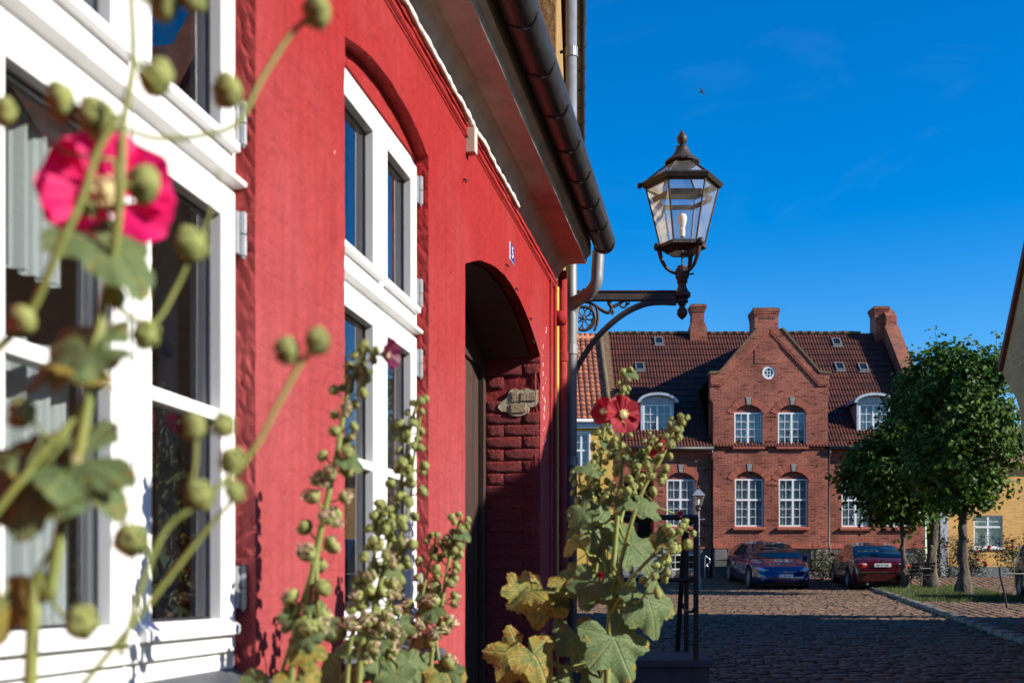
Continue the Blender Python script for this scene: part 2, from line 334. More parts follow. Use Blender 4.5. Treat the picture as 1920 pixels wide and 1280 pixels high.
    n7 = N.new('ShaderNodeTexNoise'); n7.inputs['Scale'].default_value = 4.2; n7.inputs['Detail'].default_value = 3; K(t.outputs['Object'], n7.inputs[0])
    b3 = N.new('ShaderNodeBump'); b3.inputs['Strength'].default_value = .5; b3.inputs['Distance'].default_value = .04; K(n7.outputs[0], b3.inputs['Height']); K(b2.outputs[0], b3.inputs['Normal']); K(b3.outputs[0], b.inputs['Normal'])
    return m
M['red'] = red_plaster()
M['cove'] = mat('dirty_lime_plaster', (.50,.44,.40), .9, (.34,.30,.27), 6, bump=.5, bscale=30, lo=.4, hi=.7)
M['bead'] = mat('white_mortar', (.75,.72,.68), .9, (.6,.56,.5), 20, bump=.6, bscale=50)
M['tile'] = mat('red_clay_tile', (.27,.085,.04), .8, (.12,.045,.03), 3, bump=.3, bscale=20, island=.25)
M['bare'] = mat('bare_brick_and_mortar', (.66,.56,.40), .9, (.45,.36,.24), 22, bump=.7, bscale=60)
M['bare_brick'] = mat('bare_yellow_brick', (.50,.38,.24), .9, (.36,.26,.16), 30, bump=.6, bscale=80)
M['room'] = mat('room_wall', (.42,.38,.33), .9, (.36,.33,.3), 2)
M['curtain'] = mat('curtain_cloth', (.42,.46,.48), .9, trans=.35)
M['enamel'] = mat('blue_enamel', (.015,.03,.22), .25)
red = thing('red_house', 'red lime-washed house with white casement windows and arched gateway in the left foreground', 'house', (-1.2, 0, ground(0)), TH, local=True)
red.matrix_basis = Matrix.Translation((-1.2, 0, 0)) @ Matrix.Rotation(TH, 4, 'Z'); MATW[red.name] = red.matrix_basis.copy()
wm = lambda a, b, d: (a, d, b)
UE = 8.31
WINS = [(1.93, 3.03), (3.735, 4.78)]
GA, GB = 5.445, 7.626
holes = [rough(arch_poly(a, b, -.235, 1.722, .075), .022, .0040) for a, b in WINS]
gate_hole = rough(arch_poly(GA, GB, -1.55, 1.475, .20, 22), .05, .004)
mb = MB(); panel(mb, [(-6, -1.7), (UE, -1.7), (UE, 2.2), (-6, 2.2)], holes+[gate_hole], wm, .058, reveal=5, jit=.0028)
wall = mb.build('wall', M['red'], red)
mb = MB()
panel(mb, [(-6, -1.7), (UE-.002, -1.7), (UE-.002, 2.4), (-6, 2.4)],
      [[(a-.03, -.23), (b+.03, -.23), (b+.03, 1.84), (a-.03, 1.84)] for a, b in WINS]+[arch_poly(GA-.004, GB+.004, -1.55, 1.479, .20, 22)], lambda a, b, d: (a, .0605+d, b), .40)
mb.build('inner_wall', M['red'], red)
for a, b in WINS:                                   # brick filling between window head and arch
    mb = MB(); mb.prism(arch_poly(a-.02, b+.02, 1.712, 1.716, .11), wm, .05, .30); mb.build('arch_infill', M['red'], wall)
def sheet(mb, a0, a1, y0, y1, z0, z1): mb.box(a0, a1, y0, y1, z0, z1)
def ring(mb, a0, a1, z0, z1, y0, y1, wl, wr, wb, wt):
    mb.box(a0, a0+wl, y0, y1, z0, z1); mb.box(a1-wr, a1, y0, y1, z0, z1)
    mb.box(a0+wl, a1-wr, y0, y1, z0, z0+wb); mb.box(a0+wl, a1-wr, y0, y1, z1-wt, z1)
for wi, (a, b) in enumerate(WINS):
    c = (a+b)/2; mb = MB()
    ring(mb, a-.015, b+.015, -.207, 1.712, .060, .16, .055, .055, .05, .05)
    mb.box(c-.022, c+.022, .056, .158, -.157, 1.662); mb.box(a+.04, c-.0221, .0585, .157, .985, 1.045); mb.box(c+.0221, b-.04, .0585, .157, .985, 1.045)
    win = mb.build('window', M['white'], red, bevel=.003)
    mb = MB()
    for k in range(1): mb.add([(a-.012,.062,1.045),(b+.012,.062,1.045),(b+.012,.062,1.012),(a-.012,.062,1.012),(a-.012,.022,1.026),(b+.012,.022,1.026),(b+.012,.024,1.014),(a-.012,.024,1.014)],
                              [(0,1,5,4),(4,5,6,7),(7,6,2,3),(0,4,7,3),(1,2,6,5)])
    mb.build('drip_bar', M['white'], win, bevel=.0015)
    for s, (s0, s1) in enumerate(((a+.032, c-.004), (c+.004, b-.032))):
        for z0, z1, bt in ((-.160, .990, .082), (1.040, 1.672, .066)):
            mb = MB(); ring(mb, s0, s1, z0, z1, .040, .095, .080, .080, bt, .078)
            if z0 < 0: mb.box(s0+.0801, s1-.0801, .046, .092, .405, .437)
            sa = mb.build('sash', M['white'], win, bevel=.004)
            mb = MB()                                # weather rail with its slanted top
            mb.add([(s0+.02,.041,z0+.083),(s1-.02,.041,z0+.083),(s1-.02,.041,z0+.042),(s0+.02,.041,z0+.042),(s0+.02,.018,z0+.066),(s1-.02,.018,z0+.066),(s1-.02,.018,z0+.044),(s0+.02,.018,z0+.044)],
                   [(0,1,5,4),(4,5,6,7),(7,6,2,3),(0,4,7,3),(1,2,6,5)])
            mb.build('weather_rail', M['white'], win, bevel=.002)
            mb = MB(); ring(mb, s0+.0795, s1-.0795, z0+bt-.001, z1-.077, .0705, .0745, .010, .010, .008, .008); mb.build('gasket', M['rubber'], win)
            spl = [(z0+bt, .407), (.435, z1-.078)] if z0 < 0 else [(z0+bt, z1-.078)]
            for p0, p1 in spl:
                mb = MB(); tw = random.uniform(-.0015, .0015)
                mb.add([(s0+.08, .075+tw, p0), (s1-.08, .075, p0), (s1-.08, .075-tw, p1), (s0+.08, .075, p1)], [(0,1,2,3)]); mb.build('pane', M['glass'], win)
    mb = MB()
    for q in (a, b):
        for hz in (1.587, 1.176, .895, 0.0):
            mb = MB(); e = -.006 if q == b else .006
            mb.lathe([(.0085, hz-.055), (.0085, hz-.003)], 8, (q+e, .030, 0)); mb.lathe([(.0085, hz+.001), (.0085, hz+.053)], 8, (q+e, .030, 0)); mb.lathe([(.0045, hz-.062), (.0045, hz+.057)], 6, (q+e, .030, 0))
            mb.box(min(q+e, q+5*e), max(q+e, q+5*e), .036, .042, hz-.053, hz+.053)
            mb.build('hinge', M['steel'], win)
    mb = MB(); mb.add([(a-.055,.075,-.200),(b+.055,.075,-.200),(b+.055,-.058,-.252),(a-.055,-.058,-.252),(a-.055,.075,-.245),(b+.055,.075,-.245),(b+.055,-.058,-.287),(a-.055,-.058,-.287)],
                      [(0,1,2,3),(7,6,5,4),(3,2,6,7),(0,3,7,4),(1,5,6,2),(0,4,5,1)])
    mb.build('sill', M['slate'], red, bevel=.003)
def drape(a0, a1, y, z0, z1, n=40):
    mb = MB(); mb.grid(n, 2, lambda i, j: (a0+(a1-a0)*i/(n-1), y+.016*sin(i*.55+.6*sin(i*.21))+.006*sin(i*1.7), z0+(z1-z0)*j)); return mb
drape(2.20, 2.37, .14, .60, 1.68).build('curtain', M['curtain'], red, smooth=True)
drape(2.19, 2.40, .14, -.12, .47).build('curtain', M['curtain'], red, smooth=True)
drape(2.95, 3.06, .22, -.15, 1.68, 14).build('curtain', M['curtain'], red, smooth=True)
drape(4.66, 4.83, .22, -.15, 1.68, 18).build('curtain', M['curtain'], red, smooth=True)
mb = MB(); z0, z1 = -1.2, 2.35
mb.quad((-5.9,.47,z0),(-5.9,3.6,z0),(5.2,3.6,z0),(5.2,.47,z0)).quad((-5.9,3.6,z0),(-5.9,3.6,z1),(5.2,3.6,z1),(5.2,3.6,z0)).quad((-5.9,.47,z0),(-5.9,.47,z1),(-5.9,3.6,z1),(-5.9,3.6,z0)).quad((5.2,.47,z0),(5.2,3.6,z0),(5.2,3.6,z1),(5.2,.47,z1)).quad((-5.9,.47,z1),(5.2,.47,z1),(5.2,3.6,z1),(-5.9,3.6,z1))
mb.build('room', M['room'], red)
# gateway: planks, frame, bricks of the far jamb
n = 16
for i in range(n):
    a0 = GA+.02+(GB-GA-.04)*i/n; mb = MB(); mb.box(a0+.003, a0+(GB-GA-.04)/n-.003, .392, .425, -1.4, 1.52); mb.build('plank', M['timber'], red, bevel=.006)
mb = MB()
mb.box(GA-.02, GA+.06, .355, .39, -1.4, 1.44); mb.box(GB-.062, GB+.02, .355, .39, -1.4, 1.44); mb.build('gate_frame', M['timber'], red, bevel=.004)
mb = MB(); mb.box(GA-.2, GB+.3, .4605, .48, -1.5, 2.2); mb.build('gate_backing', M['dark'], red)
mb = MB(); mb.add([(x, y, z) for x in (0, 1) for y in (0, 1) for z in (0, 1)], [(0,1,3,2),(4,6,7,5),(0,4,5,1),(2,3,7,6),(0,2,6,4),(1,5,7,3)])
bms = []
for q in range(5):
    bm = bmesh.new(); bmesh.ops.create_cube(bm, size=1)
    bmesh.ops.subdivide_edges(bm, edges=bm.edges, cuts=2, use_grid_fill=True)
    for v in bm.verts:
        k = noise.noise_vector(v.co*3.1+V((q*7.7, 2, 1))); v.co += V((k.x*.05, k.y*.02, k.z*.05))
        if abs(v.co.y) > .4 and abs(v.co.z) > .4: v.co.x *= .9
        if abs(v.co.z) > .4: v.co.z *= .99
    me = bpy.data.meshes.new('brick'); bm.to_mesh(me); bm.free(); me.materials.append(M['red']); me.polygons.foreach_set('use_smooth', [True]*len(me.polygons)); bms.append(me)
ch = .0775; zz = -1.05; row = 0
while zz < 1.44:
    cuts = [.002, .118, .352] if row % 2 else [.002, .235, .352]
    for y0, y1 in zip(cuts[:-1], cuts[1:]):
        if 1.09 < zz < 1.30 and y0 < .2: continue
        o = link('brick', random.choice(bms), red, local=Matrix.Translation((GB+.0150+random.uniform(-.002, .002), (y0+y1)/2, zz+ch/2)) @ Matrix.Rotation(random.uniform(-.012, .012), 4, 'X') @ Matrix.Diagonal((.036, y1-y0-.007, ch-.006, 1)))
    zz += ch; row += 1
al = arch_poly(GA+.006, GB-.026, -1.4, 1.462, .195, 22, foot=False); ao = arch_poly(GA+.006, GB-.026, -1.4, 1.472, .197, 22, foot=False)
mb = MB(); n_ = len(al); mb.add([(p[0], y, p[1]) for y in (.066, .40) for p in al]+[(p[0], y, p[1]) for y in (.066, .40) for p in ao], [(i, i+1, n_+i+1, n_+i) for i in range(n_-1)]+[(i, i+1, 2*n_+i+1, 2*n_+i) for i in range(n_-1)]); mb.build('arch_shade_lining', M['timber'], red)  # dark arch lining added to deepen the shade of the gateway soffit
mb = MB(); mb.prism(arch_poly(GA-.01, GB+.01, 1.40, 1.476, .20, 22), lambda a, b, d: (a, d, b), .372, .39); mb.build('gate_header', M['timber'], red)
# bare patch where the plaster has fallen off
poly = [(.010,1.262),(.05,1.258),(.085,1.272),(.13,1.262),(.165,1.275),(.20,1.255),(.215,1.21),(.25,1.185),(.275,1.155),(.255,1.13),(.215,1.125),(.19,1.10),(.15,1.092),(.115,1.10),(.085,1.115),(.07,1.15),(.035,1.16),(.012,1.185)]
mb = MB(); mb.prism(rough(poly, .015, .006), lambda a, b, d: (GB-.008+d, a, b), 0, .03); mb.build('bare_patch', M['bare'], red)
for y0, y1, z0, z1 in ((.09, .19, 1.118, 1.172), (.025, .125, 1.19, 1.245), (.145, .185, 1.185, 1.25)):
    mb = MB(); mb.prism(rough([(y0, z0), (y1, z0), (y1, z1), (y0, z1)], .012, .004), lambda a, b, d: (GB-.0125+d, a, b), 0, .012); mb.build('brick', M['bare_brick'], red)
# cornice, bead, gutter and roof
prof = [(-.02, 2.10), (0.002, 2.138), (.022, 2.165), (.055, 2.215), (.085, 2.238), (.15, 2.240), (.215, 2.238), (.218, 2.275), (.245, 2.30), (.25, 2.46), (-.02, 2.55)]
us = [-6+.12*i for i in range(120)]; us = [u for u in us if u < UE-.02]+[UE]
mb = MB(); np_ = len(prof)
mb.add([(u, -(p+(.006*noise.noise(V((u*3, j, 0))) if 1 < j < 7 else 0)), z+(.005*noise.noise(V((u*4, j*3, 2))) if 1 < j < 7 else 0)) for u in us for j, (p, z) in enumerate(prof)],
       [(i*np_+j, i*np_+j+1, (i+1)*np_+j+1, (i+1)*np_+j) for i in range(len(us)-1) for j in range(np_-1)]+[tuple(range(np_)), tuple((len(us)-1)*np_+j for j in range(np_-1, -1, -1))])
mb.build('cornice', M['cove'], red)
pts = []; rad = []
u = -5.9
while u < UE-1.6:
    pts.append((u, -.020-.006*noise.noise(V((u*6, 0, 0))), 2.136+.008*noise.noise(V((u*9, 5, 0))))); rad.append(max(.004, .014+.010*noise.noise(V((u*14, 9, 0))))); u += .03
mb = MB(); mb.tube(pts, rad, 6); mb.build('mortar_bead', M['bead'], red, smooth=True)
for zc, hh, pr in ((2.118, .012, .012), (2.086, .009, .008)):
    mb = MB(); us2 = [-6+.05*i for i in range(400) if -6+.05*i < UE]+[UE]
    def sec(u, j):
        k = .004*noise.noise(V((u*11, zc*40, j)))
        return [(u, .01, zc-hh), (u, -pr+k, zc-hh+k), (u, -pr-k, zc+hh+k), (u, .01, zc+hh)][j]
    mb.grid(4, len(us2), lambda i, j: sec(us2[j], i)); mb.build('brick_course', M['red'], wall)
mb = MB(); mb.tube([(u, -.010, 2.058+.006*noise.noise(V((u*2, 3, 3)))) for u in us], .0045, 5); mb.build('cable', M['red'], red)
GC, GZ, GR = .335, 2.385, .076
mb = MB(); ns = 13
def gprof(r):
    return [(GC-r*cos(pi*k/(ns-1)), GZ-r*sin(pi*k/(ns-1))) for k in range(ns)]
ous = gprof(GR)+[(GC+GR+.004, GZ+.012), (GC+GR-.008, GZ+.014), (GC+GR-.007, GZ)]+list(reversed(gprof(GR-.004)))
nn = len(ous); gus = [-6, UE+.04]
mb.add([(u, -p, z) for u in gus for p, z in ous], [(j, (j+1) % nn, nn+(j+1) % nn, nn+j) for j in range(nn)])
mb.prism(gprof(GR-.001), lambda a, b, d: (UE+.034+d, -a, b), 0, .006)
gut = mb.build('gutter', M['gutter'], red, smooth=False)
gut.data.polygons.foreach_set('use_smooth', [True]*len(gut.data.polygons))
u = UE-.02
while u > -4:
    mb = MB(); path = [(u+.012*sin(k), -(GC-(GR+.003)*cos(pi*k/12)), GZ-(GR+.003)*sin(pi*k/12)) for k in range(2, 12)]
    mb.tube(path, .0055, 5); mb.build('gutter_bracket', M['gutter'], red); u -= .47
mb = MB(); mb.box(-6, UE-.02, -.312, -.300, 2.35, 2.50); mb.build('eaves_board', M['cove'], red); mb = MB(); K_ = .23; nu = int((UE+6)/K_*6); RP = 1.15  # closing board added behind the gutter to block sun through the tile gap
mb.grid(nu, 30, lambda i, j: (-6+i*K_/6, -(.375-(j//2+(j % 2))*.28), 2.405+(j//2+(j % 2))*.28*RP+.018*sin(i*pi/3)+(.03 if j % 2 == 0 else 0)))
mb.build('roof', M['tile'], red)
mb = MB(); mb.prism([(.27, 2.455), (-4.1, 7.45), (-8.2, 2.3), (-8.2, -1.7), (-7.9, -1.7), (-7.9, 2.2), (-4.1, 6.9), (0.24, 2.40)], lambda a, b, d: (d, -a, b), -6, UE-.03); mb.build('roof_structure', M['cove'], red)
mb = MB(); mb.prism([(-.46, -1.7), (-.46, 2.3), (-4.1, 7.2), (-8.0, 2.3), (-8.0, -1.7)], lambda a, b, d: (d, -a, b), UE-.28, UE-.04); mb.build('gable_wall', M['red'], red)
# bits on the wall
u = 6.6; mb = MB(); mb.box(u-.06, u+.06, -.006, .002, 1.795, 1.893); pl = mb.build('number_plate', M['white'], red, bevel=.003)
mb = MB(); mb.box(u-.056, u+.056, -.0075, -.0059, 1.799, 1.889); mb.build('plate_enamel', M['enamel'], pl)
link('digit', text_mesh('5', .085, M['white'], .0006, .0012), pl, local=Matrix.Translation((u, -.0085, 1.843)) @ Matrix.Rotation(pi/2, 4, 'X'))
mb = MB(); mb.box(5.455, 5.505, -.045, .002, 1.985, 2.10); mb.build('sensor_box', mat('cream_plastic', (.62,.56,.48), .5, (.5,.44,.38), 12), red, bevel=.004)
for uu, zz in ((5.40, 1.842), (6.43, 1.735), (6.72, 1.68), (7.2, 1.62), (7.28, 1.5)):
    mb = MB(); mb.tube([(uu, .004, zz), (uu, -.012, zz), (uu, -.016, zz-.014)], .005, 6); mb.build('nail', M['black_iron'], red)
mb = MB(); random.seed(3)
for k in range(26):
    uu = random.uniform(7.70, 7.90); zz = random.uniform(.75, 1.75); r = random.uniform(.003, .014)
    mb.prism([(uu+r*.7*cos(t)*random.uniform(.6, 1.2), zz+r*1.5*sin(t)*random.uniform(.6, 1.2)) for t in [q*pi/3 for q in range(6)]], wm, -.0016, .002)
mb.build('paint_chips', M['bead'], red, kind='stuff')
mb = MB(); mb.box(8.02, 8.06, -.014, .002, -1.5, 2.08); mb.build('conduit', M['red'], red, bevel=.008)
mb = MB(); mb.box(8.20, 8.245, -.018, .002, -1.5, 2.08); mb.build('conduit', M['red'], red, bevel=.008)
mb = MB(); mb.lathe([(.0, -.05), (.045, -.045), (.055, 0), (.045, .045), (0, .05)], 10, (8.27, -.03, 1.86)); mb.build('junction_box', M['red'], red, smooth=True)
# pipes at the corner
def vpipe(name, X, Y, z0, z1, r, m, parent, collars=()):
    mb = MB(); mb.lathe([(r, z0), (r, z1)], 14, (X, Y, 0))
    o = mb.build(name, m, parent, world=True, smooth=False); o.data.polygons.foreach_set('use_smooth', [len(p.vertices) == 4 for p in o.data.polygons])
    for z in collars:
        mb = MB(); mb.lathe([(r, z-.035), (r+.007, z-.033), (r+.007, z+.033), (r, z+.035)], 14, (X, Y, 0)); mb.build('collar', m, o, world=True)
    return o
vpipe('red_pipe', .357, 8.26, -1.1, 2.22, .032, M['red'], red, (1.62, .2))
mb = MB(); pts = smooth_path([px(1122, 470, 8.27), px(1120, 505, 8.27), px(1117, 532, 8.28), px(1100, 553, 8.33), px(1080, 566, 8.40), px(1073, 590, 8.43), px(1073, 625, 8.44)], 6)
mb.tube(pts, .043, 14); mb.build('swan_neck_pipe', M['zinc'], red, world=True, smooth=True)
mb = MB(); mb.tube([px(1101, 551, 8.33), px(1094, 556, 8.35)], .048, 14); mb.build('collar', M['zinc'], red, world=True)
# ------------------------------------------------------------------ yellow neighbour behind the corner
yel = thing('ochre_house', 'tall ochre-plastered house rising behind the red house with zinc downpipe', 'house', (.3, 8.4, ground(8.4)))
def yx(Y): return -.178+.059*Y
mb = MB(); y0, y1, zt = 8.19, 14.1, 5.25
A = (yx(y0), y0); B = (yx(y1), y1); D = (-9.0, y0+1.7); E = (-9.0, y1+1.0)
mb.add([(*p, z) for z in (-1.4, zt) for p in (A, B, E, D)], [(0,1,5,4),(1,2,6,5),(2,3,7,6),(3,0,4,7),(4,5,6,7)])
mb.build('wall', M['ochre'], yel)
mb = MB(); ap = .5*(V((*A, 0))+V((*D, 0))); ap2 = .5*(V((*B, 0))+V((*E, 0)))
mb.add([(A[0]+.12, A[1]-.05, zt+.08), (B[0]+.12, B[1]+.1, zt+.08), (ap2.x, ap2.y+.1, zt+5), (ap.x, ap.y-.05, zt+5), (D[0], D[1]-.05, zt), (E[0], E[1]+.1, zt)], [(0,1,2,3),(3,2,5,4),(0,3,4),(1,5,2)]); mb.build('roof', M['tile'], yel)
vpipe('downpipe', .426, 8.42, -1.0, 5.1, .040, M['zinc'], yel, (3.83, 1.70, .9))
mb = MB(); mb.tube([px(1077, 96, 8.42), px(1050, 98, 8.41)], .012, 6); mb.build('pipe_clip', M['rust_iron'], yel)
vpipe('thin_conduit', .318, 8.225, -1.1, 2.1, .012, M['yellow'], yel)
mb = MB(); g0 = V((yx(y0)+.16, y0-.05, zt+.02)); g1 = V((yx(y1)+.17, y1+.1, zt+.02)); mb.tube([g0, g1], .062, 12); mb.build('gutter', M['gutter'], yel, smooth=True)
k = 0
while k < 13:
    p = g0.lerp(g1, k/13); mb = MB(); mb.lathe([(.0, -.005), (.068, -.005), (.068, .005), (0, .005)], 12, (0,0,0)); me = mb.mesh('gutter_bracket', M['gutter']); link('gutter_bracket', me, yel, local=Matrix.Translation(-V(yel.matrix_basis.translation)) @ Matrix.Translation(p) @ Matrix.Rotation(pi/2, 4, 'X')); k += 1
# ------------------------------------------------------------------ ground, road, kerb
M['soil'] = mat('ground_soil', (.09,.075,.055), .95, (.13,.11,.08), 3, bump=.5, bscale=20)
M['joint'] = mat('sandy_joints', (.055,.038,.024), .95, (.045,.042,.018), 5, bump=.5, bscale=40)
M['cobble'] = mat('granite_setts', (.190,.110,.064), .75, (.105,.060,.034), 9, bump=.5, bscale=45, island=.38, bdist=.006)
M['kerb'] = mat('granite_kerb', (.26,.235,.20), .8, (.17,.155,.13), 12, bump=.5, bscale=60, island=.15)
M['grass'] = mat('grass_blades', (.075,.11,.022), .8, (.12,.14,.035), 2, island=.4, trans=.3)
mb = MB(); ys = [-400, -60, 0, 20, 38, 39, 40, 41, 42, 60, 120, 400, 1200]
xs = [-1200, -300, -60, -12, 0, 12, 30, 80, 300, 1200]
mb.grid(len(xs), len(ys), lambda i, j: (xs[i], ys[j], (ground(ys[j]) if ys[j] > -60 else -3.4)-.06))
mb.build('ground', M['soil'], kind='structure')
def kerb_x(Y): return 7.0+(Y-16.1)*.205
def left_x(Y): return -1.15+.184*Y if Y < 8 else (.33+(Y-8)*.06 if Y < 14 else .7-(Y-14)*.35)
mb = MB(); ry = [-5+.9*i for i in range(53)]
mb.grid(8, len(ry), lambda i, j: (left_x(ry[j])-.25+(kerb_x(ry[j])+.02-left_x(ry[j])+.25+(3.4*max(0, (ry[j]-36)/6)))*i/7, ry[j], ground(ry[j])-.012))
road = mb.build('road', M['joint'], kind='structure')
# setts: the 300 nearest in view one by one, the rest joined
random.seed(11)
def sett_shape(bm_, cx, cy, w_, d_, rot, h, tilt):
    c_, s_ = cos(rot), sin(rot); vs = []
    for (k, zz) in ((1.0, -.05), (.93, h*.55), (.70, h)):
        for sx, sy in ((-1,-1),(1,-1),(1,1),(-1,1)):
            x = sx*w_/2*k*random.uniform(.93, 1.03); y = sy*d_/2*k*random.uniform(.93, 1.03)
            X = cx+x*c_-y*s_; Y = cy+x*s_+y*c_
            vs.append((X, Y, zz+tilt*x))
    f = [(8,9,10,11)]
    for r in (0, 4):
        for k in range(4): f.append((r+k, r+(k+1) % 4, r+4+(k+1) % 4, r+4+k))
    bm_.add(vs, f)
protos = []
for q in range(8):
    b_ = MB(); sett_shape(b_, 0, 0, .205, .135, 0, .022, random.uniform(-.05, .05)); protos.append(b_.mesh('sett', M['cobble'], smooth=False))
rest = MB(); near = []
Y = 9.6; r_ = 0
while Y < 42.2:
    dY = random.uniform(.135, .165)+(.03 if Y > 30 else 0); X = max(left_x(Y)-.1, .045*Y-.5) + (.1 if r_ % 2 else 0); xe = kerb_x(Y)-.03+(3.4*max(0, (Y-36)/6))
    while X < xe:
        w_ = random.uniform(.15, .27); cy = Y+.06*sin(X*1.1+Y*.35)+random.uniform(-.012, .012)
        near.append((X+w_/2, cy, w_-.020, dY-.020, random.uniform(-.06, .06), random.uniform(.010, .030)))
        X += w_
    Y += dY; r_ += 1
def vis(p):
    pxx = 960+F*p[0]/p[1]; pyy = 1100-F*ground(p[1])/p[1]; return pyy < 1279 and 1340 < pxx < 1915
sel = sorted([p for p in near if vis(p)], key=lambda p: p[1])[:300]; sel_set = set(id(p) for p in sel)
for p in near:
    if id(p) in sel_set:
        o = link('sett', random.choice(protos), road, local=Matrix.Translation((p[0], p[1], ground(p[1]))) @ Matrix.Rotation(p[4]+math.atan(.034)*0, 4, 'Z') @ Matrix.Diagonal((p[2]/.205, p[3]/.135, p[5]/.022, 1)))
    else:
        n0 = len(rest.v); sett_shape(rest, p[0], p[1], p[2], p[3], p[4], p[5], random.uniform(-.06, .06))
        g = ground(p[1]); rest.v[n0:] = [(a, b, c+g) for a, b, c in rest.v[n0:]]
rest.build('setts', M['cobble'], road, kind='stuff', fix=False)
# kerb stones along the right edge and the strip of pavement behind them
mb = MB(); mb.grid(2, len(ry), lambda i, j: (kerb_x(ry[j])+(.16 if i == 0 else 6.5+max(0, (ry[j]-20)*1.2)), ry[j], ground(ry[j])+.055)); pav = mb.build('pavement', M['joint'], kind='structure')
kb = []
for q in range(4):
    bm = bmesh.new(); bmesh.ops.create_cube(bm, size=1); bmesh.ops.bevel(bm, geom=bm.edges, offset=.07, segments=2, affect='EDGES')
    for v in bm.verts: v.co += noise.noise_vector(v.co*2.3+V((q*5, 0, 0)))*.05
    me = bpy.data.meshes.new('kerb_stone'); bm.to_mesh(me); bm.free(); me.materials.append(M['kerb']); kb.append(me)
Y = 12.0; d = V((.205, 1, .034)).normalized()
while Y < 38:
    L_ = random.uniform(.55, .95); p = V((kerb_x(Y)+.08, Y, ground(Y)+.035))
    link('kerb_stone', random.choice(kb), pav, local=Matrix.Translation(p+d*L_/2) @ Matrix.Rotation(-atan2(d.x, d.y)+random.uniform(-.02, .02), 4, 'Z') @ Matrix.Diagonal((.17, L_-.015, .13, 1)))
    Y += L_*.98
# pavement setts behind the kerb, joined
mb = MB(); Y = 14
while Y < 42:
    X = kerb_x(Y)+.2
    while X < (kerb_x(Y)+1.6 if Y < 24 else kerb_x(Y)+min(7.5, 1.6+(Y-24)*.8)):
        if not (27.4 < Y < 38.2 and X < kerb_x(Y)+2.9):
            n0 = len(mb.v); sett_shape(mb, X+.1, Y, random.uniform(.15, .19), .135, random.uniform(-.08, .08), random.uniform(.012, .03), 0); g = ground(Y)+.06; mb.v[n0:] = [(a, b, c+g) for a, b, c in mb.v[n0:]]
        X += .2
    Y += .155
mb.build('pavement_setts', M['cobble'], pav, kind='stuff', fix=False)
# grass verge under the lime trees
random.seed(5); mb = MB(); gx = []
def in_verge(X, Y): 
    k = kerb_x(Y)+.12; e = min(Y-27.2, 38.4-Y)
    return 0 < e and X > k+max(0, .9-e)*.8 and X < k+3.0-max(0, .8-e)
for q in range(30000):
    Y = random.uniform(27.2, 38.4); X = random.uniform(kerb_x(Y)+.1, kerb_x(Y)+3.1)
    if not in_verge(X, Y): continue
    if noise.noise(V((X*1.1, Y*.9, 0))) < -.32: continue
    h = random.uniform(.04, .13)*(1+.6*noise.noise(V((X*2, Y*2, 4)))); a = random.uniform(0, 6.3); wv = V((cos(a), sin(a), 0))*random.uniform(.006, .012); ln = V((random.uniform(-.5, .5), random.uniform(-.5, .5), 1))*h; b0 = V((X, Y, ground(Y)+.05))
    mb.add([b0-wv, b0+wv, b0+ln], [(0,1,2)])
tag(mb.build('grass', M['grass'], fix=False), 'sunlit green grass on the verge around the lime tree trunks', 'grass', kind='stuff')
mb = MB(); ly = [27.2+.56*i for i in range(21)]
mb.grid(5, 21, lambda i, j: (kerb_x(ly[j])+.12+.72*i, ly[j], ground(ly[j])+.058+.03*sin(j/20*pi))); mb.build('verge', mat('verge_soil', (.06,.062,.022), .95, (.09,.075,.04), 5, bump=.5, bscale=30), kind='structure')
# tufts in the joints along the kerb
random.seed(8); mb = MB()
for q in range(90):
    Y = random.uniform(13, 30); X = kerb_x(Y)-random.uniform(0, .25)**1 if random.random() < .7 else random.uniform(1.5, kerb_x(Y))
    for k in range(random.randint(4, 12)):
        h = random.uniform(.03, .10); a = random.uniform(0, 6.3); wv = V((cos(a), sin(a), 0))*.006; b0 = V((X+random.gauss(0, .05), Y+random.gauss(0, .05), ground(Y))); mb.add([b0-wv, b0+wv, b0+V((random.uniform(-.6,.6), random.uniform(-.6,.6), 1))*h], [(0,1,2)])
tag(mb.build('weeds', M['grass'], fix=False), 'small weed tufts growing in the joints of the cobbled street', 'weeds', kind='stuff')
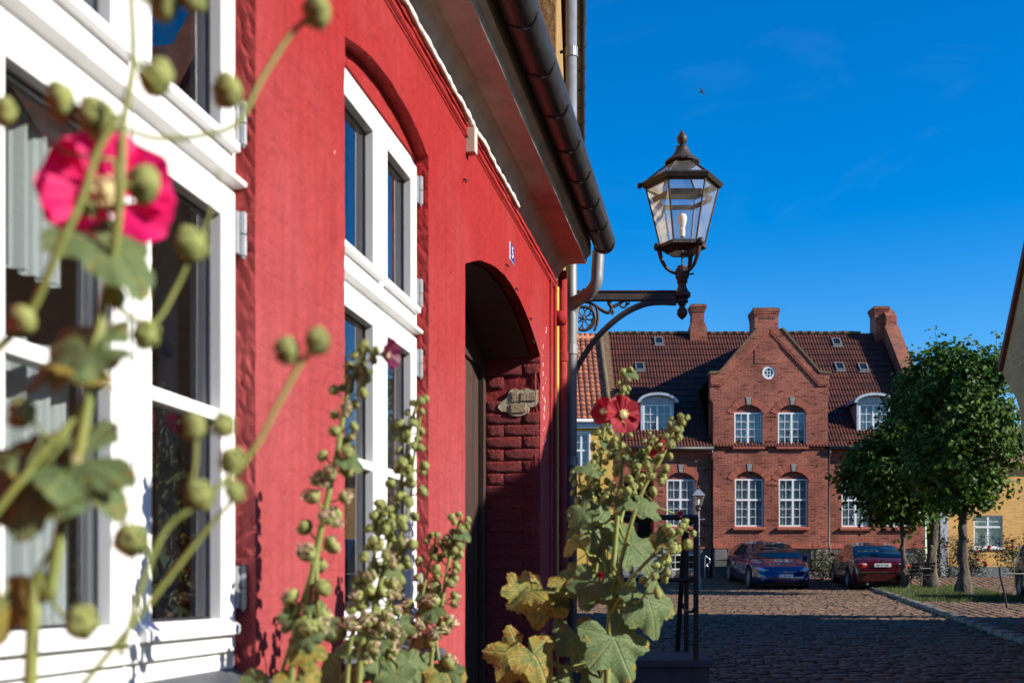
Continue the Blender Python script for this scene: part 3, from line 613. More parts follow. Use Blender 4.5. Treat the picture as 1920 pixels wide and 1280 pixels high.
# ------------------------------------------------------------------ gabled brick houses on the right side of the street
M['ybrick'] = brick_mat('yellow_brick', (.66,.38,.15), (.58,.31,.115), (.55,.42,.26), vary=.25)
M['obrick'] = brick_mat('orange_yellow_brick', (.62,.35,.10), (.55,.29,.08), (.52,.40,.24), vary=.25)
def rx(Y): return 5.59+.1545*Y
def far_window(parent, loc, wd, ht, cols, rows, split=None, rotz=0, mf=None, name='window', depth=.06, curtain=True, mull=True, arch=None):
    """white casement window: frame with muntins (part), panes and curtain (sub-parts). loc = bottom centre of the front, -y is outwards"""
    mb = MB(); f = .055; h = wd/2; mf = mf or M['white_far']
    ring(mb, -h, h, 0, ht, 0, depth, f, f, f, f)
    cells = []
    bays = [(-h+f, -.035), (.035, h-f)] if mull else [(-h+f, h-f)]
    if mull: mb.box(-.035, .035, -.006, depth-.01, f, ht-f)
    spl = [(f, ht-f, rows)] if split is None else [(f, split-.035, rows), (split+.035, ht-f, cols[1] if isinstance(cols, tuple) else 2)]
    nc = cols[0] if isinstance(cols, tuple) else cols
    if split is not None: mb.box(-h+f, h-f, -.008, depth-.012, split-.035, split+.035)
    for b0, b1 in bays:
        for z0, z1, nr in spl:
            for i in range(1, nc): xx = b0+(b1-b0)*i/nc; mb.box(xx-.010, xx+.010, .008, .034, z0, z1)
            for j in range(1, nr): z_ = z0+(z1-z0)*j/nr; mb.box(b0, b1, .009, .033, z_-.010, z_+.010)
            for i in range(nc):
                for j in range(nr):
                    cells.append((b0+(b1-b0)*i/nc, b0+(b1-b0)*(i+1)/nc, z0+(z1-z0)*j/nr, z0+(z1-z0)*(j+1)/nr))
    lm = Matrix.Translation(loc) @ Matrix.Rotation(rotz, 4, 'Z')
    if not parent.get('_loc'): lm = mw(parent).inverted() @ lm
    wdw = link(name, mb.mesh(name, mf), parent, local=lm)
    for a0, a1, z0, z1 in cells:
        me = PANE.setdefault((round(a1-a0, 3), round(z1-z0, 3)), None)
        if me is None:
            q = MB(); q.box(-(a1-a0)/2, (a1-a0)/2, -.002, .002, -(z1-z0)/2, (z1-z0)/2); me = PANE[(round(a1-a0, 3), round(z1-z0, 3))] = q.mesh('pane', M['glass_far'])
        link('pane', me, wdw, local=Matrix.Translation(((a0+a1)/2, .022+random.uniform(-.001, .001), (z0+z1)/2)) @ Matrix.Rotation(random.uniform(-.012, .012), 4, 'Z') @ Matrix.Rotation(random.uniform(-.012, .012), 4, 'X'))
    if curtain:
        for s in (-1, 1):
            q = MB(); a0, a1 = (-h*.97, -h*.02) if s < 0 else (h*.02, h*.97)
            q.grid(16, 2, lambda i, j: (a0+(a1-a0)*i/15, .085+.015*sin(i*1.4), .04+(ht-.08)*j)); link('curtain', q.mesh('curtain', M['sheer'], smooth=True), wdw)
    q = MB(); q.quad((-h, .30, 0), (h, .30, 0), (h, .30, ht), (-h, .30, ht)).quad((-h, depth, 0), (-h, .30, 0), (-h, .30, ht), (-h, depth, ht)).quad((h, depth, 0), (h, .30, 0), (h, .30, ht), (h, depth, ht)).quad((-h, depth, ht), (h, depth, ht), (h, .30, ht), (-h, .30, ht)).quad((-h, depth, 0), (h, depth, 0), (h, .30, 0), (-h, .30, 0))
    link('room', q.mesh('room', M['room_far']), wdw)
    return wdw
PANE = {}
M['sheer'] = mat('grey_sheer_curtain', (.66,.70,.72), .95, (.50,.55,.58), 3, trans=.3)
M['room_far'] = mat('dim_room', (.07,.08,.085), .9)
RA = atan2(.1545, 1)
def gable_house(name, label, ya, yb, ez, pitch, m, wins, dep=9):
    """gable towards the street on the plane x = rx(y); ya < yb"""
    c = (ya+yb)/2; t = thing(name, label, 'house', (rx(c), c, ground(c)))
    ap = ez+(yb-ya)/2*pitch
    def mp_(a, b, d): return (rx(a)+d*.988, a-d*.153, b)
    k = 1.35
    out = [(ya, -2), (yb, -2), (yb, ez-1.7), (yb+.28, ez-.85), (yb+.5, ez-.6), (yb+k, ez-.04), (yb+k+.06, ez+.05), (c, ap+k*pitch*.55), (ya-.35, ez+.02), (ya-.30, ez-.2), (ya, ez-.5)]
    mb = MB(); hl = [[(u0, z0), (u1, z0), (u1, z1), (u0, z1)] for u0, u1, z0, z1 in wins]
    panel(mb, out, hl, mp_, .32); mb.build('gable_wall', m, t)
    mb = MB()                                        # capping along the verge, a little proud of the wall
    for p0, p1 in (((yb+k+.06, ez+.05), (c, ap+k*pitch*.55)), ((c, ap+k*pitch*.55), (ya-.35, ez+.02))):
        a = V(p0); b = V(p1); n = V((-(b-a).y, (b-a).x)).normalized()
        if n.y < 0: n = -n
        mb.prism([tuple(a-n*.02), tuple(b-n*.02), tuple(b+n*.11), tuple(a+n*.11)], lambda aa, bb, d: mp_(aa, bb, d), -.07, .42)
    mb.build('verge_capping', M['tile'], t)
    mb = MB()
    for (p0, p1) in (((yb+k-.1, ez+.02), (c, ap+.2)), ((c, ap+.2), (ya-.25, ez))):
        mb.add([mp_(p0[0], p0[1], .3), mp_(p1[0], p1[1], .3), mp_(p1[0], p1[1], dep), mp_(p0[0], p0[1], dep)], [(0,1,2,3)])
    mb.add([mp_(ya, -2, .3), mp_(ya, ez, .3), mp_(ya, ez, dep), mp_(ya, -2, dep)], [(0,1,2,3)]); mb.add([mp_(yb, -2, .3), mp_(yb, ez, .3), mp_(yb, ez, dep), mp_(yb, -2, dep)], [(0,1,2,3)])
    mb.add([mp_(ya, -2, dep), mp_(ya, ez, dep), mp_(c, ap, dep), mp_(yb, ez, dep), mp_(yb, -2, dep)], [(0,1,2,3,4)])
    mb.build('roof_and_sides', M['tile'], t)
    for u0, u1, z0, z1 in wins:
        cc = (u0+u1)/2; p = mp_(cc, z0, .08); far_window(t, p, u1-u0, z1-z0, 2, 2, rotz=-pi/2-RA)
    return t
gable_house('gabled_house', 'yellow brick gable with kneeler stones cut off by the right edge of the photo', 12.35, 19.80, 3.85, 1.22, M['ybrick'],
            [(13.4, 14.4, -.2, 1.2), (15.6, 16.6, -.2, 1.2), (17.8, 18.8, -.2, 1.2), (15.2, 16.1, 2.6, 3.8)])
gable_house('gabled_house', 'yellow brick house across the street, seen only reflected in the red house windows', 4.55, 12.25, 3.05, .70, M['ybrick'],
            [(5.6, 6.6, -.2, 1.2), (8.0, 9.0, -.2, 1.2), (10.2, 11.2, -.2, 1.2), (7.4, 8.3, 2.6, 3.8)])
# unseen houses added behind the photographer to block low sky light
def sky_block_house(label, pts, zt, rz, m):
    c = sum((V((*p, 0)) for p in pts), V())/4; t = thing('sky_block_house', label, 'house', (c.x, c.y, ground(c.y)), group='unseen houses added behind the viewer')
    mb = MB(); mb.add([(*p, z) for z in (-4, zt) for p in pts], [(0,1,5,4),(1,2,6,5),(2,3,7,6),(3,0,4,7)]); mb.build('wall', m, t)
    a = (V((*pts[0], 0))+V((*pts[1], 0)))/2; b = (V((*pts[2], 0))+V((*pts[3], 0)))/2; mb = MB()
    mb.add([(*pts[0], zt), (*pts[1], zt), (*pts[2], zt), (*pts[3], zt), (a.x, a.y, rz), (b.x, b.y, rz)], [(0,4,5,3),(1,2,5,4),(0,1,4),(2,3,5)]); mb.build('roof', M['tile'], t)
sky_block_house('unseen yellow brick house added behind the viewer to block sky light', [(11.5, -5.5), (4.7, -5.5), (1.6, -30), (9, -30)], 4.2, 7.6, M['ybrick'])
sky_block_house('unseen ochre house added behind the viewer next to the red house', [(-2.35, -6.1), (-9.5, -6.1), (-13, -30), (-6.4, -30)], 4.2, 7.8, M['ochre'])
sky_block_house('unseen house added far behind the viewer to close off the sky', [(14, -33), (14, -41), (-16, -41), (-16, -33)], 5.0, 9.0, M['ochre'])
# ------------------------------------------------------------------ stair landing with railing in front of the ochre house
M['stair'] = mat('dark_concrete', (.055,.055,.058), .8, (.085,.082,.08), 6, bump=.3, bscale=40)
yl = 8.32; zl = -.515
st = thing('stair_landing', 'low dark stone stair landing with black rail at the foot of the ochre house', 'stairs', (.9, 8.9, ground(8.9)))
mb = MB(); mb.prism([(yx(yl)+.0, yl), (1.402, yl), (1.475, 9.50), (yx(9.5), 9.50)], lambda a, b, d: (a, b, d), -1.3, zl-.055); mb.build('landing', M['stair'], st, bevel=.01)
mb = MB(); mb.prism([(yx(yl)+.0, yl-.02), (1.425, yl-.02), (1.498, 9.52), (yx(9.5), 9.52)], lambda a, b, d: (a, b, d), zl-.0549, zl); mb.build('landing_slab', M['stair'], st, bevel=.008)
for k in range(2):
    mb = MB(); mb.box(yx(9.8)+.02, 1.44, 9.505+.30*k, 9.505+.30*(k+1), -1.3, zl-.18*(k+1)); mb.build('step', M['stair'], st, bevel=.01)
rl = thing('hand_railing', 'black iron hand railing standing on the stair landing', 'railing', (1.3, 8.5, zl))
def post(x, y_, zt, r=.017, lean=(0, 0)):
    mb = MB(); mb.box(-r, r, -r, r, 0, zt-zl); 
    for q in range(4, 8): pass
    mb.v = [(v[0]+x+(lean[0] if v[2] > .1 else 0), v[1]+y_+(lean[1] if v[2] > .1 else 0), v[2]+zl) for v in mb.v]
    return mb.build('post', M['black_iron'], rl, bevel=.004)
pA = px(1305, 1233, yl+.05); post(pA.x, pA.y, .498)
pB = px(1287, 1219, 9.38); post(pB.x, pB.y, .497)
pC = px(1270, 1217, 9.42); post(pC.x, pC.y, .49, .018, (px(1283, 985, 9.2).x-pC.x, -.25))
def bar(a, b, r=.019, name='rail'):
    mb = MB(); mb.tube([a, b], r, 8); mb.build(name, M['black_iron'], rl)
bar((pA.x, pA.y, .497), (.335, pA.y+.02, .497), .021); bar((pA.x, pA.y, .052), (.335, pA.y+.02, .052), .016); bar((pA.x, pA.y, .497), (pB.x, pB.y, .485), .019); bar((pA.x, pA.y, .05), (pB.x, pB.y, .05), .014)
mb = MB(); a = V((pA.x, pA.y, -.13)); b = V((pC.x+.03, pC.y-.05, -.13)); mb.tube(smooth_path([a, a.lerp(b, .25)+V((.0, 0, -.05)), a.lerp(b, .7)+V((0, 0, -.05)), b], 5), .012, 6); mb.build('loop', M['black_iron'], rl)
post(.42, pA.y+.02, .497)
# ------------------------------------------------------------------ wall lantern on its bracket
LY = 8.62; LX = px(1279, 0, LY).x
def LZ(y): return (1100-y)/F*LY
lan = thing('wall_lantern', 'old six-sided glass street lantern on a scrolled cast-iron wall bracket', 'lantern', (LX, LY, LZ(548)))
M['lglass'] = glass('dusty_lantern_glass', (.97,.97,.96), 1.22, .20, (.80,.78,.70))
M['lglass2'] = glass('yellowed_lantern_glass', (.96,.94,.88), 1.22, .42, (.86,.78,.58))
I = M['rust_iron']
s_ = LY/F
def lp(r, y, an): return V((LX+r*s_*cos(an), LY+r*s_*sin(an), LZ(y)))
P0 = radians(-90+30)                                 # one pane faces the camera
A6 = [P0+k*pi/3 for k in range(6)]
rt, rb, rr = 72, 41, 24                              # px radii: rim, base ring, roof top ring
for k in range(6):
    a, b = A6[k-1], A6[k]
    mb = MB(); mb.quad(lp(rb, 462, a), lp(rb, 462, b), lp(rt-4, 352, b), lp(rt-4, 352, a)); mb.build('pane', M['lglass2'] if k in (4, 5) else M['lglass'], lan, fix=False)
    mb = MB(); mb.quad(lp(rt-1, 343, a), lp(rt-1, 343, b), lp(rr, 306, b), lp(rr, 306, a)); mb.build('roof_pane', M['lglass2'] if k in (4, 5) else M['lglass'], lan, fix=False)
    mb = MB(); mb.tube([lp(rb, 462, b), lp(rt-4, 352, b)], .0075, 6); mb.build('rib', I, lan)
    mb = MB(); mb.tube([lp(rt, 343, b), lp(rr, 306, b)], .0075, 6); mb.build('roof_rib', I, lan)
def hexring(prof, name):
    mb = MB(); n = len(prof)
    vs = [lp(r, y, A6[k]) for k in range(6) for r, y in prof]
    mb.add(vs, [(k*n+j, k*n+(j+1) % n, ((k+1) % 6)*n+(j+1) % n, ((k+1) % 6)*n+j) for k in range(6) for j in range(n)]); return mb.build(name, I, lan)
hexring([(rt-8, 356), (rt+2, 352), (rt+6, 345), (rt+2, 341), (rt-8, 343)], 'rim')
hexring([(rt-18, 379), (rt-15, 370), (rt-17, 369), (rt-20, 379)], 'inner_band')
hexring([(rb-6, 470), (rb+5, 466), (rb+4, 459), (rb-6, 458)], 'base_ring')
hexring([(rb-14, 476), (rb-4, 470), (rb-6, 469), (rb-16, 475)], 'bottom_frame')
mb = MB(); mb.lathe([(r*s_, LZ(y)) for r, y in ((24, 312), (22, 306), (32, 307), (33, 304), (25, 298), (18, 291), (13.5, 284), (11.5, 279), (12.2, 276), (7, 274.5), (4, 274))], 18, (LX, LY, 0)); mb.build('roof_cap', I, lan, smooth=False)
mb = MB(); mb.lathe([(r*s_, LZ(y)) for r, y in ((4, 276), (4, 273)) ]+[(r*s_, LZ(y)) for r, y in ((4.5, 272), (8.2, 267), (9.8, 261), (9.0, 257), (6, 252), (2.5, 247), (.4, 243))], 14, (LX, LY, 0), fn=lambda a, z: 1+.05*cos(6*a)); mb.build('finial', I, lan, smooth=True)
mb = MB(); mb.lathe([(r*s_, LZ(y)) for r, y in ((1.5, 432), (5, 428), (6.2, 424), (8.4, 415), (9.4, 409), (8.4, 404), (5, 401), (.5, 400))], 14, (LX, LY, 0)); mb.build('bulb', mat('white_bulb_glass', (.85,.84,.80), .15), lan, smooth=True)
mb = MB(); mb.lathe([(r*s_, LZ(y)) for r, y in ((2.5, 446), (5.5, 444), (6, 430), (4, 427))], 12, (LX, LY, 0)); mb.build('lamp_socket', mat('porcelain', (.78,.77,.72), .3), lan)
mb = MB(); mb.lathe([(1.8*s_, LZ(505)), (1.8*s_, LZ(446))], 8, (LX, LY, 0)); mb.build('spindle', I, lan)
for an in (radians(180), radians(-52), radians(60)):
    mb = MB(); pts = smooth_path([lp(rb+3, 462, an), lp(rb+1, 474, an), lp(rb-3, 488, an), lp(rb-12, 503, an), lp(15, 512, an), lp(6, 511, an)], 5); mb.tube(pts, [.018*(.75+.25*cos(i/len(pts)*3)) for i in range(len(pts))], 8); mb.build('cradle_arm', I, lan, smooth=True)
    mb = MB(); mb.lathe([(0, -.028), (.02, -.024), (.026, 0), (.02, .024), (0, .028)], 8, lp(rb+6, 463, an)); mb.build('boss', I, lan, smooth=True)
mb = MB(); mb.lathe([(.0, -.02), (.016, -.016), (.018, 0), (.014, .02), (0, .022)], 8, lp(rt+8, 349, radians(180))); mb.build('boss', I, lan, smooth=True)
mb = MB(); mb.lathe([(r*s_, LZ(y)) for r, y in ((9, 499), (10, 503), (13, 506), (13.5, 512), (12.5, 520), (9.5, 526), (10.5, 528), (8, 532), (8, 538), (12, 546), (16, 550), (16, 556), (10, 561), (11.5, 564), (11, 567), (7, 569), (7.5, 572), (5.5, 573))], 16, (LX, LY, 0)); mb.build('stem_socket', I, lan, smooth=False)
mb = MB(); mb.lathe([(r*s_, LZ(y)) for r, y in ((4, 572), (5, 575), (9, 582), (9.8, 588), (6.5, 594), (2, 598), (.3, 600))], 18, (LX, LY, 0), fn=lambda a, z: 1+.08*cos(9*a+z*60)); mb.build('drop_pendant', I, lan, smooth=True)
mb = MB(); mb.tube([lp(12, 514, 0), lp(22, 513, 0)], .007, 6); mb.build('tap', I, lan)
xw = yx(LY)+.005
mb = MB(); mb.box(xw, LX-.05, LY-.028, LY+.028, LZ(564), LZ(549)); mb.box(xw, LX-.05, LY-.036, LY+.036, LZ(549.2), LZ(546)); mb.build('bracket_arm', I, lan, bevel=.004)
bp = lambda x, y: px(x, y, LY)
def curl(name, pts, r, n=6): 
    mb = MB(); q = smooth_path([bp(*p) for p in pts], n); mb.tube(q, r if not hasattr(r, '__len__') else [r[0]+(r[1]-r[0])*i/(len(q)-1) for i in range(len(q))], 8); return mb.build(name, I, lan, smooth=True)
mb = MB()                                            # flat curved brace under the arm
path = smooth_path([bp(*p) for p in ((1268, 567), (1240, 566), (1212, 569), (1180, 582), (1150, 603), (1120, 632), (1098, 662), (1080, 692), (1066, 720), (1052, 748))], 5)
for i in range(len(path)-1):
    t = (path[i+1]-path[i]).normalized(); n_ = V((-t.z, 0, t.x))
    t2 = (path[min(i+2, len(path)-1)]-path[i+1]); t2 = t2.normalized() if t2.length > 0 else t; n2 = V((-t2.z, 0, t2.x))
    a, b = path[i], path[i+1]; hw = .020
    mb.add([a+n_*hw+V((0,-.02,0)), b+n2*hw+V((0,-.02,0)), b-n2*hw+V((0,-.02,0)), a-n_*hw+V((0,-.02,0)), a+n_*hw+V((0,.02,0)), b+n2*hw+V((0,.02,0)), b-n2*hw+V((0,.02,0)), a-n_*hw+V((0,.02,0))],
           [(0,1,2,3),(7,6,5,4),(0,4,5,1),(3,2,6,7)])
mb.build('brace', I, lan)
curl('scroll', [(1144, 562), (1142, 568), (1147, 578), (1140, 586), (1126, 580), (1118, 574), (1106, 568), (1094, 566), (1084, 570)], (.016, .010))
curl('scroll', [(1147, 576), (1158, 571), (1166, 566), (1172, 563)], (.014, .009))
curl('scroll', [(1147, 578), (1150, 584), (1147, 590)], (.010, .008))
curl('scroll', [(1118, 574), (1121, 590), (1120, 606), (1114, 620)], (.012, .010))
curl('scroll', [(1106, 572), (1112, 582), (1113, 596), (1106, 612), (1096, 620)], (.010, .008))
mb = MB(); mb.tube([bp(1169, 570)+V((.026*cos(t), 0, .026*sin(t))) for t in [k*pi/7 for k in range(14)]], .007, 6, closed=True); mb.build('scroll_ring', I, lan)
curl('scroll', [(1172, 571), (1178, 570), (1180, 565), (1177, 563)], (.008, .005))
RC = bp(1094, 597); RR = 22*s_
mb = MB(); mb.tube([RC+V((RR*cos(t), 0, RR*sin(t))) for t in [k*pi/16 for k in range(32)]], .011, 8, closed=True); ros = mb.build('rosette', I, lan, smooth=True)
for k in range(8):
    an = k*pi/4+.2; c_ = RC+V((cos(an), 0, sin(an)))*RR*.60
    mb = MB(); e = V((cos(an), 0, sin(an))); f_ = V((-sin(an), 0, cos(an)))
    mb.tube([c_+e*RR*.36*cos(t)+f_*RR*.22*sin(t) for t in [q*pi/6 for q in range(12)]], .0052, 6, closed=True); mb.build('petal_loop', I, ros)
mb = MB(); mb.lathe([(0, -.012), (.013, -.01), (.016, 0), (.013, .01), (0, .012)], 10, RC); mb.build('rosette_boss', I, ros, smooth=True)
mb = MB(); mb.box(xw-.02, xw+.018, LY-.03, LY+.03, LZ(770), LZ(545)); mb.build('wall_plate', I, lan, bevel=.005)
# ------------------------------------------------------------------ brick house at the end of the street
HY = 42.3; S = F/HY
def hx(p): return (p-960)/S
def hz(p): return (1100-p)/S
M['brick'] = brick_mat('red_brick', (.27,.072,.044), (.205,.048,.031), (.34,.23,.17), vary=.75)
M['brick2'] = mat('brick_trim', (.33,.085,.05), .85, (.25,.06,.036), 10, bump=.3, bscale=30)
M['vouss'] = mat('brick_voussoirs', (.37,.10,.06), .85, (.30,.08,.05), 12, island=.3)
M['granite'] = mat('rough_granite', (.15,.135,.125), .9, (.085,.078,.075), 7, bump=.8, bscale=25, island=.35, bdist=.03)
M['keystone'] = mat('grey_keystone', (.25,.25,.235), .85, (.16,.16,.15), 9)
M['rooftile'] = mat('glazed_dark_red_tile', (.095,.026,.015), .62, (.045,.014,.009), 2.2, bump=.4, bscale=14, spec=.3)
M['moss'] = mat('mossy_ridge_tile', (.10,.045,.025), .85, (.14,.11,.05), 5, bump=.4, bscale=20)
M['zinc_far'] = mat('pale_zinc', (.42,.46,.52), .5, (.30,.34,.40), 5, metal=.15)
M['black_pipe'] = mat('dark_painted_pipe', (.02,.02,.022), .5)
hs_ = thing('brick_house', 'large red brick house with central gable, white windows and dark tiled roof closing the street', 'house', (hx(1442), HY, ground(HY)))
gz = ground(HY)
XL, XR = 3.61, 14.9
R0, R1 = hx(1335.5), hx(1549.5)
RD = .19
fm = lambda a, b, d: (a, HY+d, b); rm = lambda a, b, d: (a, HY-RD+d, b)
def arch_window(x0, x1, yt, yb, crown, sill, cols, rows, split, fmap, ydep, side):
    a0, a1 = hx(x0), hx(x1); z0, z1 = hz(yb), hz(yt); rise = hz(crown)-z1
    return dict(a0=a0, a1=a1, z0=z0, z1=z1, rise=rise, cols=cols, rows=rows, split=split, y=ydep)
ZR = HY-RD
W_R = [arch_window(1375, 1427.5, 774, 836, 760, 840, 2, 4, None, rm, ZR, 0), arch_window(1456.5, 1509, 774, 836, 760, 840, 2, 4, None, rm, ZR, 0),
       arch_window(1376, 1430, 898, 987, 884, 990, (2, 2), 3, .96, rm, ZR, 0), arch_window(1458, 1512.5, 898, 987, 884, 990, (2, 2), 3, .96, rm, ZR, 0)]
W_L = [arch_window(1250, 1303, 898, 986, 885, 990, (2, 2), 3, .96, fm, HY, 0)]
W_W = [arch_window(1578, 1632.5, 899, 987, 886, 990, (2, 2), 3, .96, fm, HY, 0), arch_window(1662, 1716, 899, 987, 886, 990, (2, 2), 3, .96, fm, HY, 0)]
def hole(w): return arch_poly(w['a0'], w['a1'], w['z0']-.06, w['z1'], w['rise'], 12)
ze = hz(845); zp = hz(1027)
# wings
dl0, dl1 = hx(1170), hx(1226); door_hole = arch_poly(dl0, dl1, hz(1042), hz(905), hz(882)-hz(905), 12)
mb = MB(); panel(mb, [(XL, zp), (R0+.1, zp), (R0+.1, ze+.1), (XL, ze+.1)], [hole(w) for w in W_L]+[[(p[0], max(p[1], zp+.02)) for p in door_hole]], fm, .22); mb.build('wing_wall', M['brick'], hs_)
mb = MB(); panel(mb, [(R1-.1, zp), (XR, zp), (XR, ze+.1), (R1-.1, ze+.1)], [hole(w) for w in W_W], fm, .22); mb.build('wing_wall', M['brick'], hs_)
# central gable with kneelers
k0, k1 = hx(1329.5), hx(1551.5); gc = hx(1441)
out = [(R0, zp), (R1, zp), (R1, hz(757)), (k1, hz(748)), (k1, hz(703)), (hx(1534), hz(701)), (hx(1462), hz(618)), (hx(1421), hz(618)), (hx(1349), hz(701)), (k0, hz(703)), (k0, hz(748)), (R0, hz(757))]
rc = (hx(1439.5), hz(700)); rr_ = 12.3/S
round_hole = [(rc[0]+rr_*cos(t), rc[1]+rr_*sin(t)) for t in [q*pi/14 for q in range(28)]]
slots = []
def slot_row(xa, xb, y, n):
    for i in range(n):
        a = hx(xa+(xb-xa)*(i+.25)/n); slots.append([(a, hz(y+1.9)), (a+.045, hz(y+1.9)), (a+.045, hz(y-1.9)), (a, hz(y-1.9))])
slot_row(1432, 1453, 783, 5); slot_row(1432, 1454, 830, 5); slot_row(1434, 1455, 911, 5); slot_row(1435, 1457, 976, 5)
mb = MB(); panel(mb, out, [hole(w) for w in W_R]+[round_hole]+slots, rm, .30); gw = mb.build('gable_wall', M['brick'], hs_)
mb = MB(); mb.box(R0+.05, R1-.05, ZR+.31, ZR+.33, zp, hz(760)); mb.build('backing', M['dark'], hs_)
# raised rake band on the gable with its toothed edge
for sgn in (-1, 1):
    a = V((hx(1441-sgn*20), hz(618))); pts = []
    top = [(hx(1441+sgn*21), hz(618)), (hx(1441+sgn*93), hz(701)), (hx(1441+sgn*110.5), hz(703)), (hx(1441+sgn*110.5), hz(722)), (hx(1441+sgn*93), hz(722)), (gc, hz(620)), (gc, hz(618))]
    mb = MB(); mb.prism(top, rm, -.055, .02); mb.build('rake_band', M['brick'], hs_)
    mb = MB()
    for i in range(34):                              # dentils under the band
        t = (i+.5)/34; x = 1441+sgn*(1+92*t); y = 622.5+100*t
        mb.box(hx(x)-.026, hx(x)+.026, ZR-.046, ZR+.01, hz(y)-.075, hz(y)+.03)
    for i in range(4):
        x = 1441+sgn*(95+4.2*i); mb.box(hx(x)-.024, hx(x)+.024, ZR-.046, ZR+.01, hz(725), hz(721))
    mb.build('dentils', M['brick2'], gw, kind='stuff')
    mb = MB(); q0 = V(top[0]); q1 = V(top[1]); n_ = V((-(q1-q0).y, (q1-q0).x)).normalized(); n_ = n_ if n_.y > 0 else -n_
    mb.prism([tuple(q0), tuple(q1), tuple(q1+n_*.07), tuple(q0+n_*.07)], rm, -.09, .36); mb.prism([(top[1][0]-sgn*.02, top[1][1]), (top[2][0]+sgn*.05, top[2][1]), (top[2][0]+sgn*.05, top[2][1]+.09), (top[1][0]-sgn*.02, top[1][1]+.07)], rm, -.088, .358); mb.build('coping', M['moss'], hs_)
def voussoirs(w, fmap, parent, key=True):
    c = (w['a0']+w['a1'])/2; h = (w['a1']-w['a0'])/2; rise = w['rise']; R = (h*h+rise*rise)/(2*rise); t0 = math.asin(h/R)*1.16; zc = w['z1']+rise-R; n = 23
    mb = MB()
    for i in range(n):
        t = -t0+2*t0*(i+.5)/n; dt = t0/n*.82
        if key and abs(t) < .11: continue
        mb.prism([(c+R*sin(t-dt), zc+R*cos(t-dt)), (c+R*sin(t+dt), zc+R*cos(t+dt)), (c+(R+.24)*sin(t+dt), zc+(R+.24)*cos(t+dt)), (c+(R+.24)*sin(t-dt), zc+(R+.24)*cos(t-dt))], fmap, -.012-random.uniform(0, .006), .015)
    mb.build('voussoirs', M['vouss'], parent, kind='stuff')
    if key:
        mb = MB(); z0 = w['z1']+rise-.01; mb.prism([(c-.065, z0), (c+.065, z0), (c+.095, z0+.28), (c-.095, z0+.28)], fmap, -.035, .02); mb.build('keystone', M['keystone'], parent, bevel=.01)
for ws, fmap, ydep in ((W_R, rm, ZR), (W_L+W_W, fm, HY)):
    for w in ws:
        c = (w['a0']+w['a1'])/2
        far_window(hs_, (c, ydep+.085, w['z0']), w['a1']-w['a0']-.01, w['z1']-w['z0'], w['cols'], w['rows'], w['split'])
        mb = MB(); mb.prism(arch_poly(w['a0']-.01, w['a1']+.01, w['z1'], w['z1']+.004, w['rise']+.02, 12), lambda a, b, d: (a, ydep+d, b), .10, .20); mb.build('arch_infill', M['brick'], hs_)
        voussoirs(w, fmap, hs_)
        mb = MB(); a0, a1 = w['a0']-.07, w['a1']+.07; zs = w['z0']
        mb.add([(a0, ydep+.10, zs+.01), (a1, ydep+.10, zs+.01), (a1, ydep-.10, zs-.06), (a0, ydep-.10, zs-.06), (a0, ydep+.10, zs-.12), (a1, ydep+.10, zs-.12), (a1, ydep-.10, zs-.13), (a0, ydep-.10, zs-.13)], [(0,1,2,3),(7,6,5,4),(3,2,6,7),(0,3,7,4),(1,5,6,2),(0,4,5,1)]); mb.build('sill', M['brick2'], hs_)
# round window
mb = MB(); n = 28
mb.add([(rc[0]+r*cos(2*pi*k/n), ZR+y, rc[1]+r*sin(2*pi*k/n)) for r, y in ((rr_, .02), (rr_-.075, .02), (rr_-.075, .09), (rr_, .09)) for k in range(n)], [(j*n+k, j*n+(k+1) % n, ((j+1) % 4)*n+(k+1) % n, ((j+1) % 4)*n+k) for j in range(4) for k in range(n)])
for q in (-.055, .055): mb.box(rc[0]+q-.010, rc[0]+q+.010, ZR+.04, ZR+.07, rc[1]-rr_*.72, rc[1]+rr_*.72); mb.box(rc[0]-rr_*.72, rc[0]+rr_*.72, ZR+.041, ZR+.069, rc[1]+q-.010, rc[1]+q+.010)
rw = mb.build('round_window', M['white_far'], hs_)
mb = MB(); mb.prism([(rc[0]+(rr_-.06)*cos(t), rc[1]+(rr_-.06)*sin(t)) for t in [q*pi/14 for q in range(28)]], rm, .055, .060); mb.build('pane', M['glass_far'], rw)
